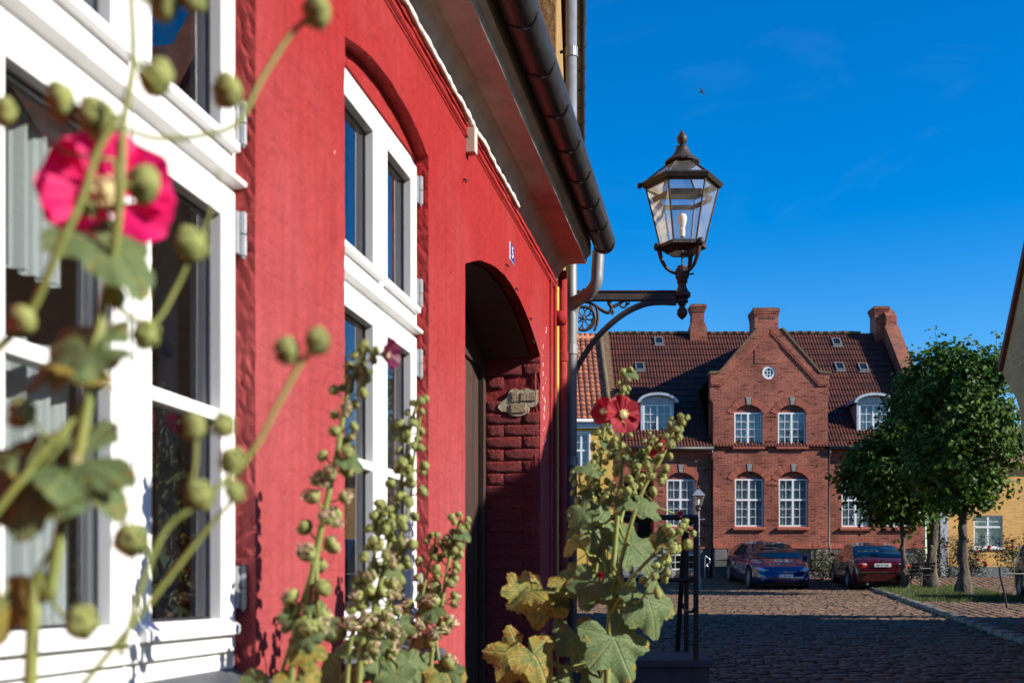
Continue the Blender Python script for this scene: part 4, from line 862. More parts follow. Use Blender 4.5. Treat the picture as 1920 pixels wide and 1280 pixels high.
# plinth of granite blocks, the basement windows, string course
SB = []
for q in range(6):
    bm = bmesh.new(); bmesh.ops.create_cube(bm, size=1); bmesh.ops.bevel(bm, geom=bm.edges, offset=.06, segments=1, affect='EDGES')
    for v in bm.verts: v.co += noise.noise_vector(v.co*2.7+V((q*3.3, 1, 0)))*.07
    me = bpy.data.meshes.new('stone'); bm.to_mesh(me); bm.free(); me.materials.append(M['granite']); SB.append(me)
zb = gz-.15
bas = [(hx(1253), hx(1304), hz(1068), hz(1038)), (hx(1466), hx(1516.5), hz(1068), hz(1037)), (hx(1664), hx(1717), hz(1069), hz(1037))]
def stones(x0, x1, yface, skip):
    z = zb; r = 0; hs = [.33, .34, .24, .50]
    rows = [(zb, zb+.42), (zb+.42, zb+.80), (zb+.80, zp-.03)]
    for (za, zc) in rows:
        x = x0
        while x < x1-.05:
            L_ = random.uniform(.38, .68); xe = min(x+L_, x1); xe = x1 if x1-xe < .2 else xe
            segs = [(x, xe)]
            for s0, s1, b0, b1 in skip:
                if b0 < zc-.02 and b1 > za+.02:
                    ns = []
                    for p, q in segs:
                        if q <= s0 or p >= s1: ns.append((p, q))
                        else:
                            if p < s0-.05: ns.append((p, s0))
                            if q > s1+.05: ns.append((s1, q))
                    segs = ns
            for p, q in segs:
                link('stone', random.choice(SB), hs_, local=mw(hs_).inverted() @ Matrix.Translation(((p+q)/2, yface+.12, (za+zc)/2)) @ Matrix.Diagonal((q-p-.018, .30, zc-za-.018, 1)))
            x = xe
mb = MB()
for a, b, yf, sk in ((XL, R0+.05, HY, [bas[0], (dl0-.9, dl1+1.0, -9, 9)]), (R0, R1, ZR, [bas[1]]), (R1-.05, XR, HY, [bas[2]])):
    stones(a, b, yf-.06, sk)
    mb = MB(); panel(mb, [(a, zb-.3), (b, zb-.3), (b, zp+.001), (a, zp+.001)], [[(s[0], s[2]), (s[1], s[2]), (s[1], s[3]), (s[0], s[3])] for s in sk if s[2] > -5], lambda p, q, d: (p, yf+.03+d, q), .18); mb.build('plinth', mat('plinth_mortar', (.33,.30,.26), .95, (.22,.2,.18), 6), hs_)
    mb = MB(); mb.box(a-.0, b+.0, yf-.10, yf+.05, zp-.025, zp+.045); mb.build('string_course', M['brick2'], hs_)
    mb = MB()
    n = int((b-a)/.085)
    for i in range(n): mb.box(a+(b-a)*i/n+.006, a+(b-a)*(i+1)/n-.006, yf-.018, yf+.02, zp+.046, zp+.17)
    mb.build('soldier_course', M['vouss'], hs_, kind='stuff')
for a0, a1, z0, z1 in bas:
    far_window(hs_, ((a0+a1)/2, HY+.02, z0), a1-a0, z1-z0, 2, 2, curtain=False)
mb = MB(); b_ = bas[1]; mb.box(hx(1502), hx(1508.5), HY+.03, HY+.036, hz(1052), hz(1041)); mb.build('window_sticker', mat('blue_sticker', (.02,.16,.62), .4), hs_)
# cornice courses, gutters, downpipes
for a, b in ((XL, R0), (R1, XR)):
    for i, (p, z0, z1) in enumerate(((.05, ze-.26, ze-.18), (.10, ze-.179, ze-.09), (.16, ze-.089, ze+.02))):
        mb = MB(); mb.box(a, b, HY-p, HY+.1, z0, z1); mb.build('cornice_course', M['brick2'], hs_)
    mb = MB(); mb.tube([(a, HY-.27, ze+.06), (b, HY-.27, ze+.06)], .07, 10); mb.build('gutter', M['black_pipe'], hs_, smooth=True)
for p, sx in ((1332.5, -1), (1552, 1)):
    X = hx(p); mb = MB(); mb.tube([(X, HY-.26, ze+.02), (X, HY-.24, ze-.12), (X, HY-.10, ze-.34), (X, HY-.10, zp+.1), (X+.04*sx, HY-.16, zp-.05), (X+.04*sx, HY-.17, gz-.1)], .05, 8); mb.build('downpipe', M['black_pipe'], hs_, smooth=True)
# main roof: waves of pantiles, ridge at depth 5
RDp = 5.0; zr = (1100-625)/F*(HY+RDp); rp_ = (zr-(ze+.1))/(RDp+.25)
def roof_pt(x, v): return V((x, HY-.25+v, ze+.1+v*rp_))
def pantiles(x0, x1, vmax, pitch_, course, fn, amp=.022, lift=.03, skew=0):
    nc = int((x1-x0)/pitch_)*4+1; nr = int(vmax/course); mb = MB(); sl = sqrt(1+rp_*rp_)
    def P(i, j):
        x = x0+(x1-x0)*i/(nc-1); v = vmax*((j+1)//2)/nr; k = i % 4
        h = (0, amp*.9, amp*1.2, amp*.35)[k]+(lift if j % 2 == 0 and j < 2*nr else 0)+.006*noise.noise(V((x*3, v*3, 0)))
        return fn(x, v)+V((0, -rp_, 1)).normalized()*h
    mb.grid(nc, 2*nr, P); return mb
mb = pantiles(XL+.1, XR-.1, RDp+.25, .115, .27, roof_pt); mb.build('roof_tiles', M['rooftile'], hs_, kind='stuff', smooth=False, fix=False)
mb = MB(); mb.quad(roof_pt(XL, 0)-V((0,0,.04)), roof_pt(XR, 0)-V((0,0,.04)), roof_pt(XR, RDp+.25)-V((0,0,.04)), roof_pt(XL, RDp+.25)-V((0,0,.04))).quad((XL, HY+RDp, zr-.04), (XR, HY+RDp, zr-.04), (XR, HY+10.3, ze), (XL, HY+10.3, ze)).quad((XL, HY+.2, ze), (XL, HY+10, ze), (XL, HY+RDp, zr-.05)).quad((XR, HY+.2, ze), (XR, HY+10, ze), (XR, HY+RDp, zr-.05)).quad((XL, HY+.2, -1), (XL, HY+10, -1), (XL, HY+10, ze), (XL, HY+.2, ze)).quad((XR, HY+.2, -1), (XR, HY+10, -1), (XR, HY+10, ze), (XR, HY+.2, ze)).quad((XL, HY+10, -1), (XR, HY+10, -1), (XR, HY+10, ze), (XL, HY+10, ze))
mb.build('roof', M['rooftile'], hs_)
rmesh = []
for q in range(3):
    b_ = MB(); nseg = 8
    b_.grid(nseg, 4, lambda i, j: ((-.17, -.165, .165, .17)[j], (.105+.012*(j > 2))*cos(pi*i/(nseg-1)), (.11+.014*(j > 2))*sin(pi*i/(nseg-1)))); rmesh.append(b_.mesh('ridge_tile', M['moss'], smooth=True))
x = XL+.2
while x < XR-.9:
    link('ridge_tile', random.choice(rmesh), hs_, local=mw(hs_).inverted() @ Matrix.Translation((x, HY+RDp, zr-.02+random.uniform(-.012, .012))) @ Matrix.Rotation(random.uniform(-.03, .03), 4, 'Y')); x += .335
# cross roof behind the gable
mb = MB(); zt = hz(618)
for sgn in (-1, 1):
    e0 = V((gc+sgn*2.16, ZR+.28, hz(712))); a0 = V((gc, ZR+.28, zt+.38))
    yb = (a0.z-ze)/rp_+HY; ye = (e0.z-ze)/rp_+HY
    mb.quad(e0, a0, V((gc, yb, a0.z)), V((e0.x, ye, e0.z)))
    mb.quad(e0, V((e0.x, ye, e0.z)), V((e0.x, ye-.4, ze)), V((e0.x, ZR+.28, ze)))
mb.build('cross_roof', M['rooftile'], hs_)
for sgn in (-1, 1):
    mb = MB(); e = gc+sgn*2.16; mb.box(min(e, e-sgn*.2), max(e, e-sgn*.2), ZR+.301, HY+2.4, ze-.2, hz(712)); mb.build('cheek_wall', M['brick'], hs_)
# chimneys
def chimney(x0, x1, yt, yb, Y, dep, cap, foot, parent, pots=0, slots_=False):
    k = F/Y; a0, a1 = (x0-960)/k, (x1-960)/k; zt_, zb_ = (1100-yt)/k, (1100-yb)/k
    mb = MB(); mb.box(a0, a1, Y, Y+dep, zb_-1.2, zt_-.12)
    for i in range(3): e = cap*(i+1)/3; mb.box(a0-e, a1+e, Y-e, Y+dep+e, zt_-.30+.085*i+.001, zt_-.30+.085*(i+1))
    if foot:
        for i in range(3): e = foot*(3-i)/3; mb.box(a0-e, a1+e, Y-e, Y+dep+e, zb_-1.1, zb_+.45+.09*i)
    ch_ = mb.build('chimney', M['brick'], parent)
    mb = MB(); mb.box(a0-cap*.6, a1+cap*.6, Y-cap*.6, Y+dep+cap*.6, zt_-.044, zt_+.0); mb.build('chimney_top', M['moss'], ch_, world=True)
    for i in range(pots):
        xx = a0+(a1-a0)*(i+.5)/pots; mb = MB(); mb.lathe([(.075, zt_), (.07, zt_+.05), (.055, zt_+.10), (.03, zt_+.13)], 8, (xx, Y+dep/2, 0)); mb.build('chimney_pot', M['moss'], ch_, world=True)
    if slots_:
        for i in range(9):
            xx = a0+(a1-a0)*(.2+.62*i/8); mb = MB(); mb.box(xx-.02, xx+.02, Y-.004, Y+.02, (1100-599)/k, (1100-595.5)/k); mb.build('vent_slot', M['dark'], ch_, world=True)
    return ch_
chimney(1298, 1320.5, 570, 634, 47.0, .6, .09, .09, hs_)
chimney(1415, 1459.5, 577, 618, ZR-.02, .95, .05, 0, hs_, 5, True)
chimney(1641, 1664, 574, 634, 46.9, .7, .08, .0, hs_)
# right gable parapet
mb = MB(); pm = lambda a, b, d: (XR-.05+d, a, b)
par = [(HY-.45, ze-.5), (HY-.45, ze+.35), (HY+RDp-.75, zr+.0), (HY+RDp-.75, zr+.55), (HY+RDp-.15, zr+.95), (HY+RDp+.5, zr+.1), (HY+10.3, ze+.2), (HY+10.3, ze-.5)]
mb.prism(par, pm, 0, .42); mb.build('gable_parapet', M['brick'], hs_)
mb = MB(); mb.prism([(HY-.5, ze+.351), (HY-.5, ze+.48), (HY+RDp-.76, zr+.14), (HY+RDp-.76, zr+.01)], pm, -.06, .48); mb.build('parapet_coping', M['tile'], hs_)
mb = MB(); mb.prism([(HY-.3, ze+.2), (HY-.3, ze+.34), (HY+RDp, zr+.2), (HY+RDp, zr+.06)], lambda a, b, d: (XL-.05+d, a, b), 0, .30); mb.build('verge_tiles', M['moss'], hs_)
# skylights
M['skyframe'] = mat('dull_zinc_frame', (.14,.15,.16), .6)
for sx, sy in ((1235, 641), (1199.5, 689), (1568, 643), (1574, 689), (1618, 690)):
    v = 0
    for q in range(600):
        v = q*.0088; p = roof_pt(0, v)
        if 1100-F*p.z/p.y < sy: break
    p = roof_pt((sx-960)/F*(HY-.25+v), v); nrm = V((0, -rp_, 1)).normalized(); up = V((0, 1, rp_)).normalized()
    m = Matrix(((1, up.x, nrm.x, p.x), (0, up.y, nrm.y, p.y), (0, up.z, nrm.z, p.z), (0, 0, 0, 1)))
    mb = MB(); mb.box(-.17, -.13, -.24, .24, .02, .09); mb.box(.13, .17, -.24, .24, .02, .09); mb.box(-.13, .13, -.24, -.19, .02, .088); mb.box(-.13, .13, .20, .24, .02, .088); mb.box(-.20, .20, -.33, -.2401, .03, .05)
    sk = link('skylight', mb.mesh('skylight', M['skyframe']), hs_, local=mw(hs_).inverted() @ m)
    mb = MB(); mb.box(-.13, .13, -.19, .20, .05, .06); link('pane', mb.mesh('pane', mat('skylight_glass', (.01,.015,.02), .05)), sk)
# dormers
def dormer(xc, yt, yb, ytop, hwp):
    X = hx(xc); Yd = HY+.42; k = F/Yd; z0 = (1100-yb)/k; z1 = (1100-yt)/k; zt_ = (1100-ytop)/k; hw = hwp/k; X = (xc-960)/k; dp = 3.6
    d_ = MB(); ol = [(-hw-.02, z0-.12), (hw+.02, z0-.12), (hw+.02, z1+.02), (-hw-.02, z1+.02)]
    panel(d_, ol, [[(-hw+.06, z0+.02), (hw-.06, z0+.02), (hw-.06, z1-.01), (-hw+.06, z1-.01)]], lambda a, b, d: (X+a, Yd+d, b), .08)
    for s in (-1, 1): d_.quad((X+s*(hw+.02), Yd+.08, z0-.12), (X+s*(hw+.02), Yd+dp, z0-.12), (X+s*(hw+.02), Yd+dp, z1+.02), (X+s*(hw+.02), Yd+.08, z1+.02))
    d_.box(X-hw-.12, X+hw+.12, Yd-.10, Yd+.0, z0-.20, z0-.10)
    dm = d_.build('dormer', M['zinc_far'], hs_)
    mb = MB(); n = 20; ro = hw+.16; hh = zt_-z1-.02
    def el(t, r, h): return (X-r*cos(t), z1+.02+h*sin(t))
    ov = [el(pi*i/n, ro, hh) for i in range(n+1)]; iv = [el(pi*i/n, ro-.10, hh-.09) for i in range(n+1)]
    mb.add([(a, Yd-.22, b) for a, b in ov]+[(a, Yd-.22, b) for a, b in iv]+[(a, Yd+dp, b) for a, b in ov], [(i, i+1, n+2+i, n+1+i) for i in range(n)]+[(i, i+1, 2*n+3+i, 2*n+2+i) for i in range(n)])
    mb.add([(a, Yd-.22, b) for a, b in iv]+[(a, Yd+.0, b) for a, b in iv], [(i, i+1, n+2+i, n+1+i) for i in range(n)])
    mb.build('dormer_roof', M['zinc_far'], dm, world=True, smooth=False)
    mb = MB(); m_ = 15                               # fan of boards in the tympanum
    for i in range(m_):
        t0 = pi*i/m_; t1 = pi*(i+.86)/m_; o = [el(t0, .04, .02), el(t0, ro-.10, hh-.09), el((t0+t1)/2, ro-.10, hh-.09), el(t1, ro-.10, hh-.09), el(t1, .04, .02)]
        mb.prism(o, lambda a, b, d: (a, Yd+d, b), -.03, -.005)
    mb.prism(iv, lambda a, b, d: (a, Yd+d, b), -.004, .05)
    mb.build('fan_boards', M['zinc_far'], dm, world=True)
    far_window(hs_, (X, Yd+.01, z0+.02), hw*2-.13, z1-z0-.04, 2, 4)
dormer(1232.5, 757, 824, 737, 30)
dormer(1637.5, 757, 824, 737.5, 30)
# door with its steps on the left wing
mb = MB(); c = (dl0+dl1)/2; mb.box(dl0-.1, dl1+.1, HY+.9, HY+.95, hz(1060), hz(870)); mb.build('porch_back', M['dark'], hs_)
for s in (dl0-.02, dl1-.02):
    mb = MB(); mb.box(s, s+.04, HY+.2, HY+.92, hz(1060), hz(870)); mb.build('porch_side', M['brick'], hs_)
M['door'] = mat('brown_painted_door', (.11,.06,.05), .5, (.08,.045,.04), 6)
mb = MB(); mb.box(dl0+.05, c-.01, HY+.30, HY+.36, hz(1040), hz(978))
for q in range(3): mb.box(dl0+.12+.14*q, dl0+.22+.14*q, HY+.285, HY+.301, hz(1032), hz(986))
mb.build('door', M['door'], hs_)
for i in range(5):
    mb = MB(); mb.box(dl0-.15, dl1+.25, HY-.25-.28*(5-i), HY+.5, gz-.25+.0, gz-.25+.2*(i+1)+.0); mb.build('step', M['keystone'], hs_, bevel=.012)
for s in (dl0-.45, dl1+.28):
    mb = MB(); mb.prism([(HY-.1, gz-.2), (HY-1.6, gz-.2), (HY-1.6, gz+.25), (HY-.1, gz+1.15)], lambda a, b, d: (s+d, a, b), 0, .18); mb.build('stair_cheek', M['keystone'], hs_, bevel=.01)
    mb = MB(); mb.tube([(s+.09, HY-1.55, gz+.25), (s+.09, HY-1.55, gz+1.1), (s+.09, HY-.15, gz+2.05)], .016, 6); mb.build('hand_rail', M['black_iron'], hs_)
    for q in range(5): mb = MB(); yy = HY-1.3+.25*q; zz = gz+.25+(yy-HY+1.6)*.6; mb.tube([(s+.09, yy, zz), (s+.09, yy, zz+.85)], .009, 5); mb.build('baluster', M['black_iron'], hs_)
# iron scroll gate by the downpipe
mb = MB(); q = [px(a, b, HY-.3) for a, b in ((1322, 1085), (1322, 1045), (1326, 1044), (1331, 1048), (1330, 1055), (1325, 1058), (1329, 1064), (1327, 1067))]; mb.tube(smooth_path(q, 4), .014, 6); tag(mb.build('iron_scroll', M['steel']), 'pale scrolled iron bracket beside the basement window', 'bracket')
# ------------------------------------------------------------------ yellow house on the left of the brick house
yh = thing('yellow_house', 'yellow house with orange pantile roof partly hidden behind the street lantern bracket', 'house', (2, 41.9, ground(41.9)))
YY = 41.6; k = F/YY
mb = MB(); wx0, wx1 = (1076-960)/k, (1104-960)/k; z_ = lambda p: (1100-p)/k
panel(mb, [(-7, -1), (3.58, -1), (3.58, z_(803)), (-7, z_(803))], [[(wx0, z_(882)), (wx1, z_(882)), (wx1, z_(812)), (wx0, z_(812))], [(wx0, z_(1000)), (wx1, z_(1000)), (wx1, z_(930)), (wx0, z_(930))]], lambda a, b, d: (a, YY+d, b), .25); mb.build('wall', M['yellow'], yh)
far_window(yh, ((wx0+wx1)/2, YY+.03, z_(882)), wx1-wx0, z_(812)-z_(882), 1, 1, .72); far_window(yh, ((wx0+wx1)/2, YY+.03, z_(1000)), wx1-wx0, z_(930)-z_(1000), 1, 1, .72)
mb = MB(); ring(mb, wx0-.06, wx1+.06, z_(882)-.06, z_(812)+.06, YY-.03, YY+.001, .06, .06, .06, .06); mb.build('window_surround', M['white_far'], yh)
mb = MB(); mb.box(-7, 3.56, YY-.16, YY+.02, z_(803), z_(792)); mb.build('eaves_board', M['zinc_far'], yh)
mb = MB(); mb.tube([(-7, YY-.24, z_(790)), (3.56, YY-.24, z_(790))], .06, 8); mb.build('gutter', M['zinc_far'], yh, smooth=True)
yt_ = 4.6; yrz = (1100-633)/F*(YY+yt_); yp = (yrz-z_(789))/(yt_+.2)
mb = MB(); mb.quad((-7, YY-.2, z_(789)-.05), (3.45, YY-.2, z_(789)-.05), (3.45, YY+yt_, yrz-.05), (-7, YY+yt_, yrz-.05)).quad((-7, YY+yt_, yrz-.05), (3.45, YY+yt_, yrz-.05), (3.45, YY+9, 4), (-7, YY+9, 4)).quad((3.45, YY, 0), (3.45, YY+9, 0), (3.45, YY+9, 4), (3.45, YY+yt_, yrz-.06), (3.45, YY, z_(800))); mb.build('roof', M['tile'], yh)
M['ptile'] = mat('orange_pantile', (.36,.115,.05), .75, (.15,.05,.03), 2.5, bump=.4, bscale=14, island=.3)
sl = sqrt(1+yp*yp); tmesh = []
for q in range(4):
    b_ = MB(); b_.grid(7, 3, lambda i, j: (-.11+.22*i/6, -.20+.40*j/2, (0, .028, .045, .050, .040, .018, .0)[i]*(1 if j else 1)+(.022 if j == 0 else 0)-.012*(j == 2)+random.uniform(-.002, .002)))
    n0 = len(b_.v); b_.add([(-.11+.22*i/6, -.20, (0, .028, .045, .050, .040, .018, .0)[i]-.006) for i in range(7)]+[(-.11+.22*i/6, -.20, (0, .028, .045, .050, .040, .018, .0)[i]+.022) for i in range(7)], [(i, i+1, 8+i, 7+i) for i in range(6)])
    tmesh.append(b_.mesh('pantile', M['ptile'], smooth=False))
v = .0; row = 0; nrm = V((0, -yp, 1)).normalized(); up = V((0, 1, yp)).normalized()
while v < (yt_+.2)*sl:
    for c_ in range(7):
        X = 3.36-.205*c_; p = V((X, YY-.2, z_(789)))+up*(v+.18)
        m = Matrix(((1, up.x, nrm.x, p.x), (0, up.y, nrm.y, p.y), (0, up.z, nrm.z, p.z), (0, 0, 0, 1))) @ Matrix.Rotation(random.uniform(-.02, .02), 4, 'Z')
        link('pantile', random.choice(tmesh), yh, local=mw(yh).inverted() @ m)
    v += .325
mb = MB(); mb.tube([V((3.47, YY-.2, z_(789)))+nrm*.05, V((3.47, YY+yt_, yrz))+nrm*.05], .10, 8); mb.build('verge', M['moss'], yh, smooth=True)
mb = MB(); mb.tube([(-7, YY+yt_, yrz-.02), (3.45, YY+yt_, yrz-.02)], .11, 8); mb.build('ridge', M['ptile'], yh, smooth=True)
# ------------------------------------------------------------------ orange brick house behind the trees
oh = thing('orange_house', 'low yellow brick house with a white casement window behind the lime trees', 'house', (19, 43, ground(43)))
OY = 43.4; k = F/OY; ox = lambda p: (p-960)/k; oz = lambda p: (1100-p)/k
mb = MB(); W1 = [(ox(1826), oz(1026)), (ox(1880), oz(1026)), (ox(1880), oz(966)), (ox(1826), oz(966))]
panel(mb, [(ox(1776), oz(1062)), (24, oz(1062)), (24, oz(870)), (ox(1776), oz(870))], [W1], lambda a, b, d: (a, OY+d, b), .25); mb.build('wall', M['obrick'], oh)
far_window(oh, ((W1[0][0]+W1[1][0])/2, OY+.04, W1[0][1]), W1[1][0]-W1[0][0], W1[2][1]-W1[0][1], 1, 1, .76)
mb = MB(); mb.box(W1[0][0]-.05, W1[1][0]+.05, OY-.06, OY+.04, W1[0][1]-.08, W1[0][1]-.002); mb.build('sill', M['white_far'], oh)
mb = MB(); mb.box(ox(1776), 24, OY-.04, OY+.2, -.3, oz(1062)); mb.build('plinth', M['skirt'], oh)
mb = MB(); mb.box(ox(1762), ox(1776)-.002, OY-.08, OY+.3, -.2, oz(880)); mb.build('corner_pilaster', M['zinc_far'], oh)
mb = MB(); mb.add([(ox(1770), OY-.3, oz(870)), (24, OY-.3, oz(870)), (24, OY+4.5, oz(770)), (ox(1770), OY+4.5, oz(770)), (ox(1770), OY+9, oz(870)), (24, OY+9, oz(870))], [(0,1,2,3),(3,2,5,4),(0,3,4),(1,5,2)]); mb.build('roof', M['tile'], oh)
mb = MB(); mb.tube([px(1918, 945, OY-.1)+V((0,0,-.1)), px(1918, 945, OY-.1)+V((0,0,.1))], .1, 8)
# ------------------------------------------------------------------ trees and shrubs
M['bark'] = mat('grey_lime_bark', (.115,.09,.062), .95, (.04,.032,.022), 9, bump=1.0, bscale=16, bdist=.06, stretch=(1,1,.4))
M['leaf_tree'] = mat('lime_leaves', (.040,.095,.008), .58, (.075,.135,.015), 1.5, island=.5, trans=.38, spec=.3)
M['leaf_bush'] = mat('shrub_leaves', (.045,.075,.02), .5, (.09,.075,.03), 2.5, island=.45, trans=.3)
M['leaf_bush2'] = mat('dry_shrub_leaves', (.10,.075,.04), .6, (.07,.06,.035), 2.5, island=.45, trans=.25)
M['rose'] = mat('red_rose', (.30,.008,.012), .6, island=.3, trans=.2)
def leaf_poly(mb, p, n, u, s, fold=.18):
    n = n.normalized(); u = (u-n*u.dot(n)); u = u.normalized() if u.length > 1e-4 else V((1, 0, 0)); r = n.cross(u)
    up = n*s*fold
    mb.add([p-u*s*.5, p-u*s*.30+r*s*.38+up, p+u*s*.10+r*s*.40+up, p+u*s*.62, p+u*s*.10-r*s*.40+up, p-u*s*.30-r*s*.38+up, p+u*s*.05], [(0,1,6),(1,2,6),(2,3,6),(3,4,6),(4,5,6),(5,0,6)])
def tree(name, label, x, y, Y, crown, ccount, rad, shoots, lean=0):
    B = px(x, y, Y); B.z = ground(Y)+.04; t = thing(name, label, 'tree', B, group='lime trees on the verge')
    cz, rz_, rx_ = crown; random.seed(int(x)); mb = MB(); pts = []; rd = []
    H = cz-rz_*.15-B.z
    for i in range(16):
        f = i/15; pts.append(B+V((lean*f+.05*noise.noise(V((f*4, x, 0))), .05*noise.noise(V((f*4, x, 5))), H*f-.1))); rd.append(rad*(1.35-.55*min(1, f*6) if f < .16 else .82-.38*f)*(1+.13*noise.noise(V((f*9, x, 9)))))
    n0 = 0; mb.tube(pts, rd, 14)
    mb.v = [tuple(V(v)+V((noise.noise(V(v)*5), noise.noise(V(v)*5+V((9,0,0))), 0))*.075) for v in mb.v]
    for q in range(4):
        f = random.uniform(.15, .6); c_ = B+V((lean*f, 0, H*f)); an = random.uniform(-2.8, -.3); mb.tube([c_+V((cos(an), sin(an), 0))*rad*.5, c_+V((cos(an), sin(an), 0))*rad*.95], [rad*.42, rad*.18], 8)
    mb.build('trunk', M['bark'], t, smooth=True)
    mb = MB(); CC = V((B.x+lean, B.y, cz)); lf = MB(); clumps = []
    for q in range(ccount):
        while True:
            d = V((random.uniform(-1, 1), random.uniform(-1, 1), random.uniform(-1, 1)))
            if .35 < d.length < 1 and noise.noise(d.normalized()*2.6+V((x*.37, 1, 4))) > -.20: break
        d = d.normalized()*(d.length**.6); k_ = 1-.25*max(0, -d.z)*abs(d.x)
        clumps.append((CC+V((d.x*rx_*k_, d.y*rx_*k_, d.z*rz_))+V((noise.noise(d*2+V((x, 0, 0)))*.5, 0, noise.noise(d*2+V((0, x, 0)))*.5)), d))
    for c_, d in clumps:
        st_ = pts[-1].lerp(pts[-5], random.random())
        if random.random() < .35: mb.tube([st_, st_.lerp(c_, .5)+V((0, 0, .15)), c_], [.05, .03, .008], 5)
        sz = random.uniform(.24, .52)
        for k in range(random.randint(32, 50)):
            o = V((random.gauss(0, .5), random.gauss(0, .5), random.gauss(0, .42)))*sz; p = c_+o
            n_ = (o.normalized()*.5+d*.5+V((random.gauss(0, .5), random.gauss(0, .5)-.2, random.gauss(.5, .5))))
            leaf_poly(lf, p, n_, V((random.gauss(0, 1), random.gauss(0, 1), -.6)), random.uniform(.10, .165))
    for sx, sy, sl in shoots:                        # long upright shoots above the crown
        tip = px(sx, sy, Y+random.uniform(-.5, .5)); b0 = tip+V((random.uniform(-.15, .15), 0, -sl)); mb.tube([b0, b0.lerp(tip, .5)+V((.03, 0, 0)), tip], [.012, .008, .003], 5)
        for k in range(int(sl*16)):
            f = random.random()**.8; p = b0.lerp(tip, f)+V((random.gauss(0, .09), random.gauss(0, .09), 0)); leaf_poly(lf, p, V((random.gauss(0, .6), random.gauss(-.3, .6), .7)), V((random.gauss(0, 1), random.gauss(0, .5), -.4)), random.uniform(.07, .13))
    mb.build('branch', M['bark'], t, kind='stuff', fix=False)
    lf.build('crown', M['leaf_tree'], t, kind='stuff', fix=False)
    return t
tree('lime_tree', 'nearest lime tree with the knobbly pale trunk, rightmost of the three on the verge', 1805, 1117, 32.0, (4.25, 2.25, 1.62), 300, .18,
     [(1752, 613, .9), (1792, 640, .6), (1838, 650, .7), (1868, 618, 1.0), (1884, 640, .7), (1722, 660, .8), (1898, 690, .6), (1815, 655, .5), (1770, 640, .6), (1900, 700, .5)])
tree('lime_tree', 'lime tree with the leaning trunk in the middle of the three on the verge', 1745, 1107, 36.4, (4.85, 2.35, 1.40), 260, .225, [(1706, 648, .9), (1735, 655, .8), (1762, 660, .6)], .18)
tree('lime_tree', 'lime tree with the slim straight trunk standing right behind the dark red car', 1697, 1098, 35.9, (3.55, 1.55, 1.70), 240, .125, [(1648, 780, .5), (1620, 840, .4), (1604, 872, .4), (1600, 895, .3)], -.15)
def shrub(name, label, x, y, Y, w_, h_, n, m, ls=.06, roses=0, d_=.4):
    B = px(x, y, Y); B.z = ground(Y); t = thing(name, label, 'shrub', B, group='shrubs along the house fronts'); lf = MB(); mb = MB(); random.seed(int(x+y))
    for q in range(9):
        a = random.uniform(0, 6.3); tip = B+V((cos(a)*w_*.35, sin(a)*d_*.4, h_*random.uniform(.6, .95))); mb.tube([B+V((cos(a)*.05, sin(a)*.05, 0)), B.lerp(tip, .5)+V((0, 0, .1)), tip], [.014, .01, .004], 5)
    mb.build('stem', M['bark'], t, kind='stuff')
    cl = [(V((random.uniform(-.5, .5)*w_, random.uniform(-.5, .5)*d_, random.uniform(.15, 1)**.8*h_)), random.uniform(.10, .26)) for q in range(max(8, n//40))]
    for q in range(n):
        c_, s0 = random.choice(cl); o = V((random.gauss(0, 1), random.gauss(0, .8), random.gauss(0, 1)))*s0; p = B+c_+o
        if p.z < B.z+.02: p.z = B.z+random.uniform(.02, .2)
        leaf_poly(lf, p, o.normalized()+V((0, -.4, .6)), V((random.gauss(0, 1), random.gauss(0, 1), -.3)), ls*random.uniform(.7, 1.4))
    lf.build('foliage', m, t, kind='stuff', fix=False)
    for q in range(roses):
        c_, s0 = random.choice(cl); p = B+c_+V((random.uniform(-.2, .2), -.25, random.uniform(0, .2))); mb = MB()
        mb.lathe([(.01, -.05), (.05, -.03), (.07, .01), (.06, .05), (.03, .06), (.0, .04)], 9, p, fn=lambda a, z: 1+.18*cos(4*a+z*70)); mb.build('rose', M['rose'], t)
    return t
shrub('shrub', 'green leafy shrub against the plinth between the blue and red cars', 1541, 1082, 41.4, .75, 1.0, 900, M['leaf_bush'])
shrub('shrub', 'small green plant against the brick wall above the blue car roof', 1441, 1064, 41.75, .4, .95, 220, M['leaf_bush'], .07, d_=.2)
shrub('rose_bush', 'rose bush with red blooms between the two thick lime trunks', 1780, 1082, 41.8, 1.0, 1.5, 1100, M['leaf_bush'], .06, 5)
shrub('rose_bush', 'rose bush with red blooms below the white casement window', 1822, 1080, 42.4, .9, 1.25, 800, M['leaf_bush'], .06, 6)
shrub('dry_bush', 'brownish dry bush beside the iron bench', 1722, 1080, 41.0, .9, 1.0, 700, M['leaf_bush2'], .05)
shrub('rose_bush', 'rose bush to the right of the white casement window', 1903, 1080, 42.4, 1.2, 1.55, 1000, M['leaf_bush'], .06, 7)
